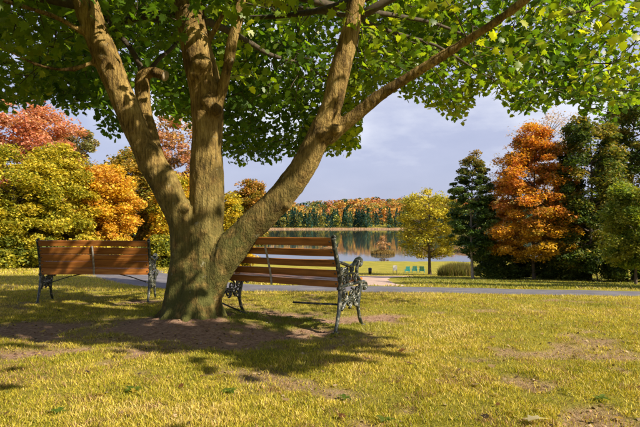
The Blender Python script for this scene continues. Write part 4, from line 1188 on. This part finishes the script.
# crumbs of dead leaf and bark
n = 9000
rg = np.random.default_rng(8)
y = 1.9 + 6.2 * rg.random(n) ** 1.3; x = (2 * rg.random(n) - 1) * (0.7 * y + .3)
kk = rg.random(n) < 0.10 + 0.9 * dirt(x, y); x, y = x[kk], y[kk]; n = len(x)
P = np.stack([x, y, terrain(x, y) + 0.022 * (fbm(x * 6, y * 6, 0, 3, 4) - 0.5) - 0.02 * dirt(x, y) + 0.10 * np.exp(-(((x + 1.2) ** 2 + (y - 5.0) ** 2) / 0.35)) + 0.006], 1)
pal_ = np.array([(0.16, 0.09, 0.045), (0.30, 0.19, 0.11), (0.07, 0.045, 0.03), (0.42, 0.32, 0.20), (0.34, 0.26, 0.06)])
V, T, C_ = scatter(np.array([(-.4, -.5, .1), (.35, -.4, 0), (.45, .35, .15), (-.2, .55, 0)]), np.array([(0, 1, 2), (0, 2, 3)]), P, rand_frames(n, 1.2, 0, rg), 0.008 + 0.018 * rg.random(n), pal_[rg.integers(0, 5, n)])
me = fast_mesh('leaf_litter', V, T); add_col(me, 'Col', C_)
tag(obj('leaf_litter', me, M['grass']), 'crumbs of dead leaf and bark strewn over the bare earth', 'litter', None, 'stuff')
m_ = fast_mesh('pale_leaf', LV * np.array([1, 1, 1]) + np.array([0, 0, 1]) * (0.35 * np.abs(LV[:, :1])), LT); add_col(m_, 'Col', np.tile((0.68, 0.62, 0.40), (len(LV), 1))); m_.materials.append(M['maple'])
q = px2w(533, 421, 2.32); o = obj('fallen_leaf', m_); o.location = (q[0] - 0.03, 2.30, ground_z(q[0], 2.30) + 0.022); o.scale = (0.105,) * 3; o.rotation_euler = (0.15, -0.2, -1.5)
tag(o, 'large pale cream leaf lying at the bottom edge of the photo', 'leaf', 'fallen leaves on the lawn')

weed_cols = [(0.09, 0.15, 0.02), (0.13, 0.19, 0.03)]
def weed(px_, py_, d, s_, lab):
    x, y = gx_at(px_, d), d
    root = empty('weed_plant', (x, y, ground_z(x, y)), lab, 'weed', 'broad-leaved weeds in the turf')
    nl = random.randint(6, 9)
    for k_ in range(nl):
        a = k_ * 2 * math.pi / nl + random.uniform(-.3, .3); L = s_ * random.uniform(0.4, 0.9); w = L * 0.2
        t = np.linspace(0, 1, 5)
        ctr_ = np.stack([L * t * math.cos(a), L * t * math.sin(a), L * (0.55 * t - 0.42 * t * t) + 0.01], 1)
        side = np.array([-math.sin(a), math.cos(a), 0]) * w
        wd = np.array([0.25, 0.8, 1.0, 0.75, 0.05])
        V = np.vstack([ctr_ - side * wd[:, None] + np.array([0, 0, w * .3]), ctr_, ctr_ + side * wd[:, None] + np.array([0, 0, w * .3])])
        Q = [(i, i + 1, 6 + i, 5 + i) for i in range(4)] + [(5 + i, 6 + i, 11 + i, 10 + i) for i in range(4)]
        lm = fast_mesh('leaf', V, Q, True); add_col(lm, 'Col', np.tile(weed_cols[k_ % 2], (len(V), 1)))
        obj('leaf', lm, M['maple'], root)
for (px_, py_, d, s_, lab) in [(133, 388, 2.75, 0.07, 'green weed in the sunny turf near the bottom left'), (228, 388, 2.75, 0.08, 'green weed below the bare earth in front of the maple'), (385, 420, 2.35, 0.06, 'small weed at the bottom edge right of centre'),
                           (290, 318, 5.25, 0.09, 'broad weed under the middle of the right bench'), (310, 320, 5.1, 0.08, 'broad weed under the right bench near its right end'), (345, 392, 2.7, 0.07, 'weed in the lawn below the right bench'), (60, 412, 2.45, 0.06, 'tiny weed close to the bottom left corner'), (600, 395, 2.65, 0.07, 'weed in the lawn near the lower right corner')]:
    weed(px_, py_, d, s_, lab)
pm = []
for i in range(4):
    bm = bmesh.new(); bmesh.ops.create_icosphere(bm, subdivisions=1, radius=1)
    for v in bm.verts: v.co = Vector((v.co.x * random.uniform(.7, 1.2), v.co.y * random.uniform(.7, 1.1), v.co.z * random.uniform(.4, .6)))
    q = bpy.data.meshes.new('pebble'); bm.to_mesh(q); bm.free(); q.materials.append(M['pebble']); pm.append(q)
for i in range(36):
    a = random.random() * 6.28; r = 0.9 * random.random() ** 0.6
    x, y = -1.1 + r * 1.3 * math.cos(a), 4.45 + 0.75 * r * math.sin(a)
    if math.hypot(x - TB[0], y - TB[1]) < 0.5: continue
    o = bpy.data.objects.new('pebble', pm[i % 4]); COL.objects.link(o); s_ = random.uniform(0.005, 0.012)
    o.location = (x, y, ground_z(x, y) + s_ * 0.2); o.scale = (s_,) * 3; o.rotation_euler.z = random.random() * 6
    tag(o, 'small pebble on the bare earth in front of the maple', 'pebble', 'pebbles on the bare earth')
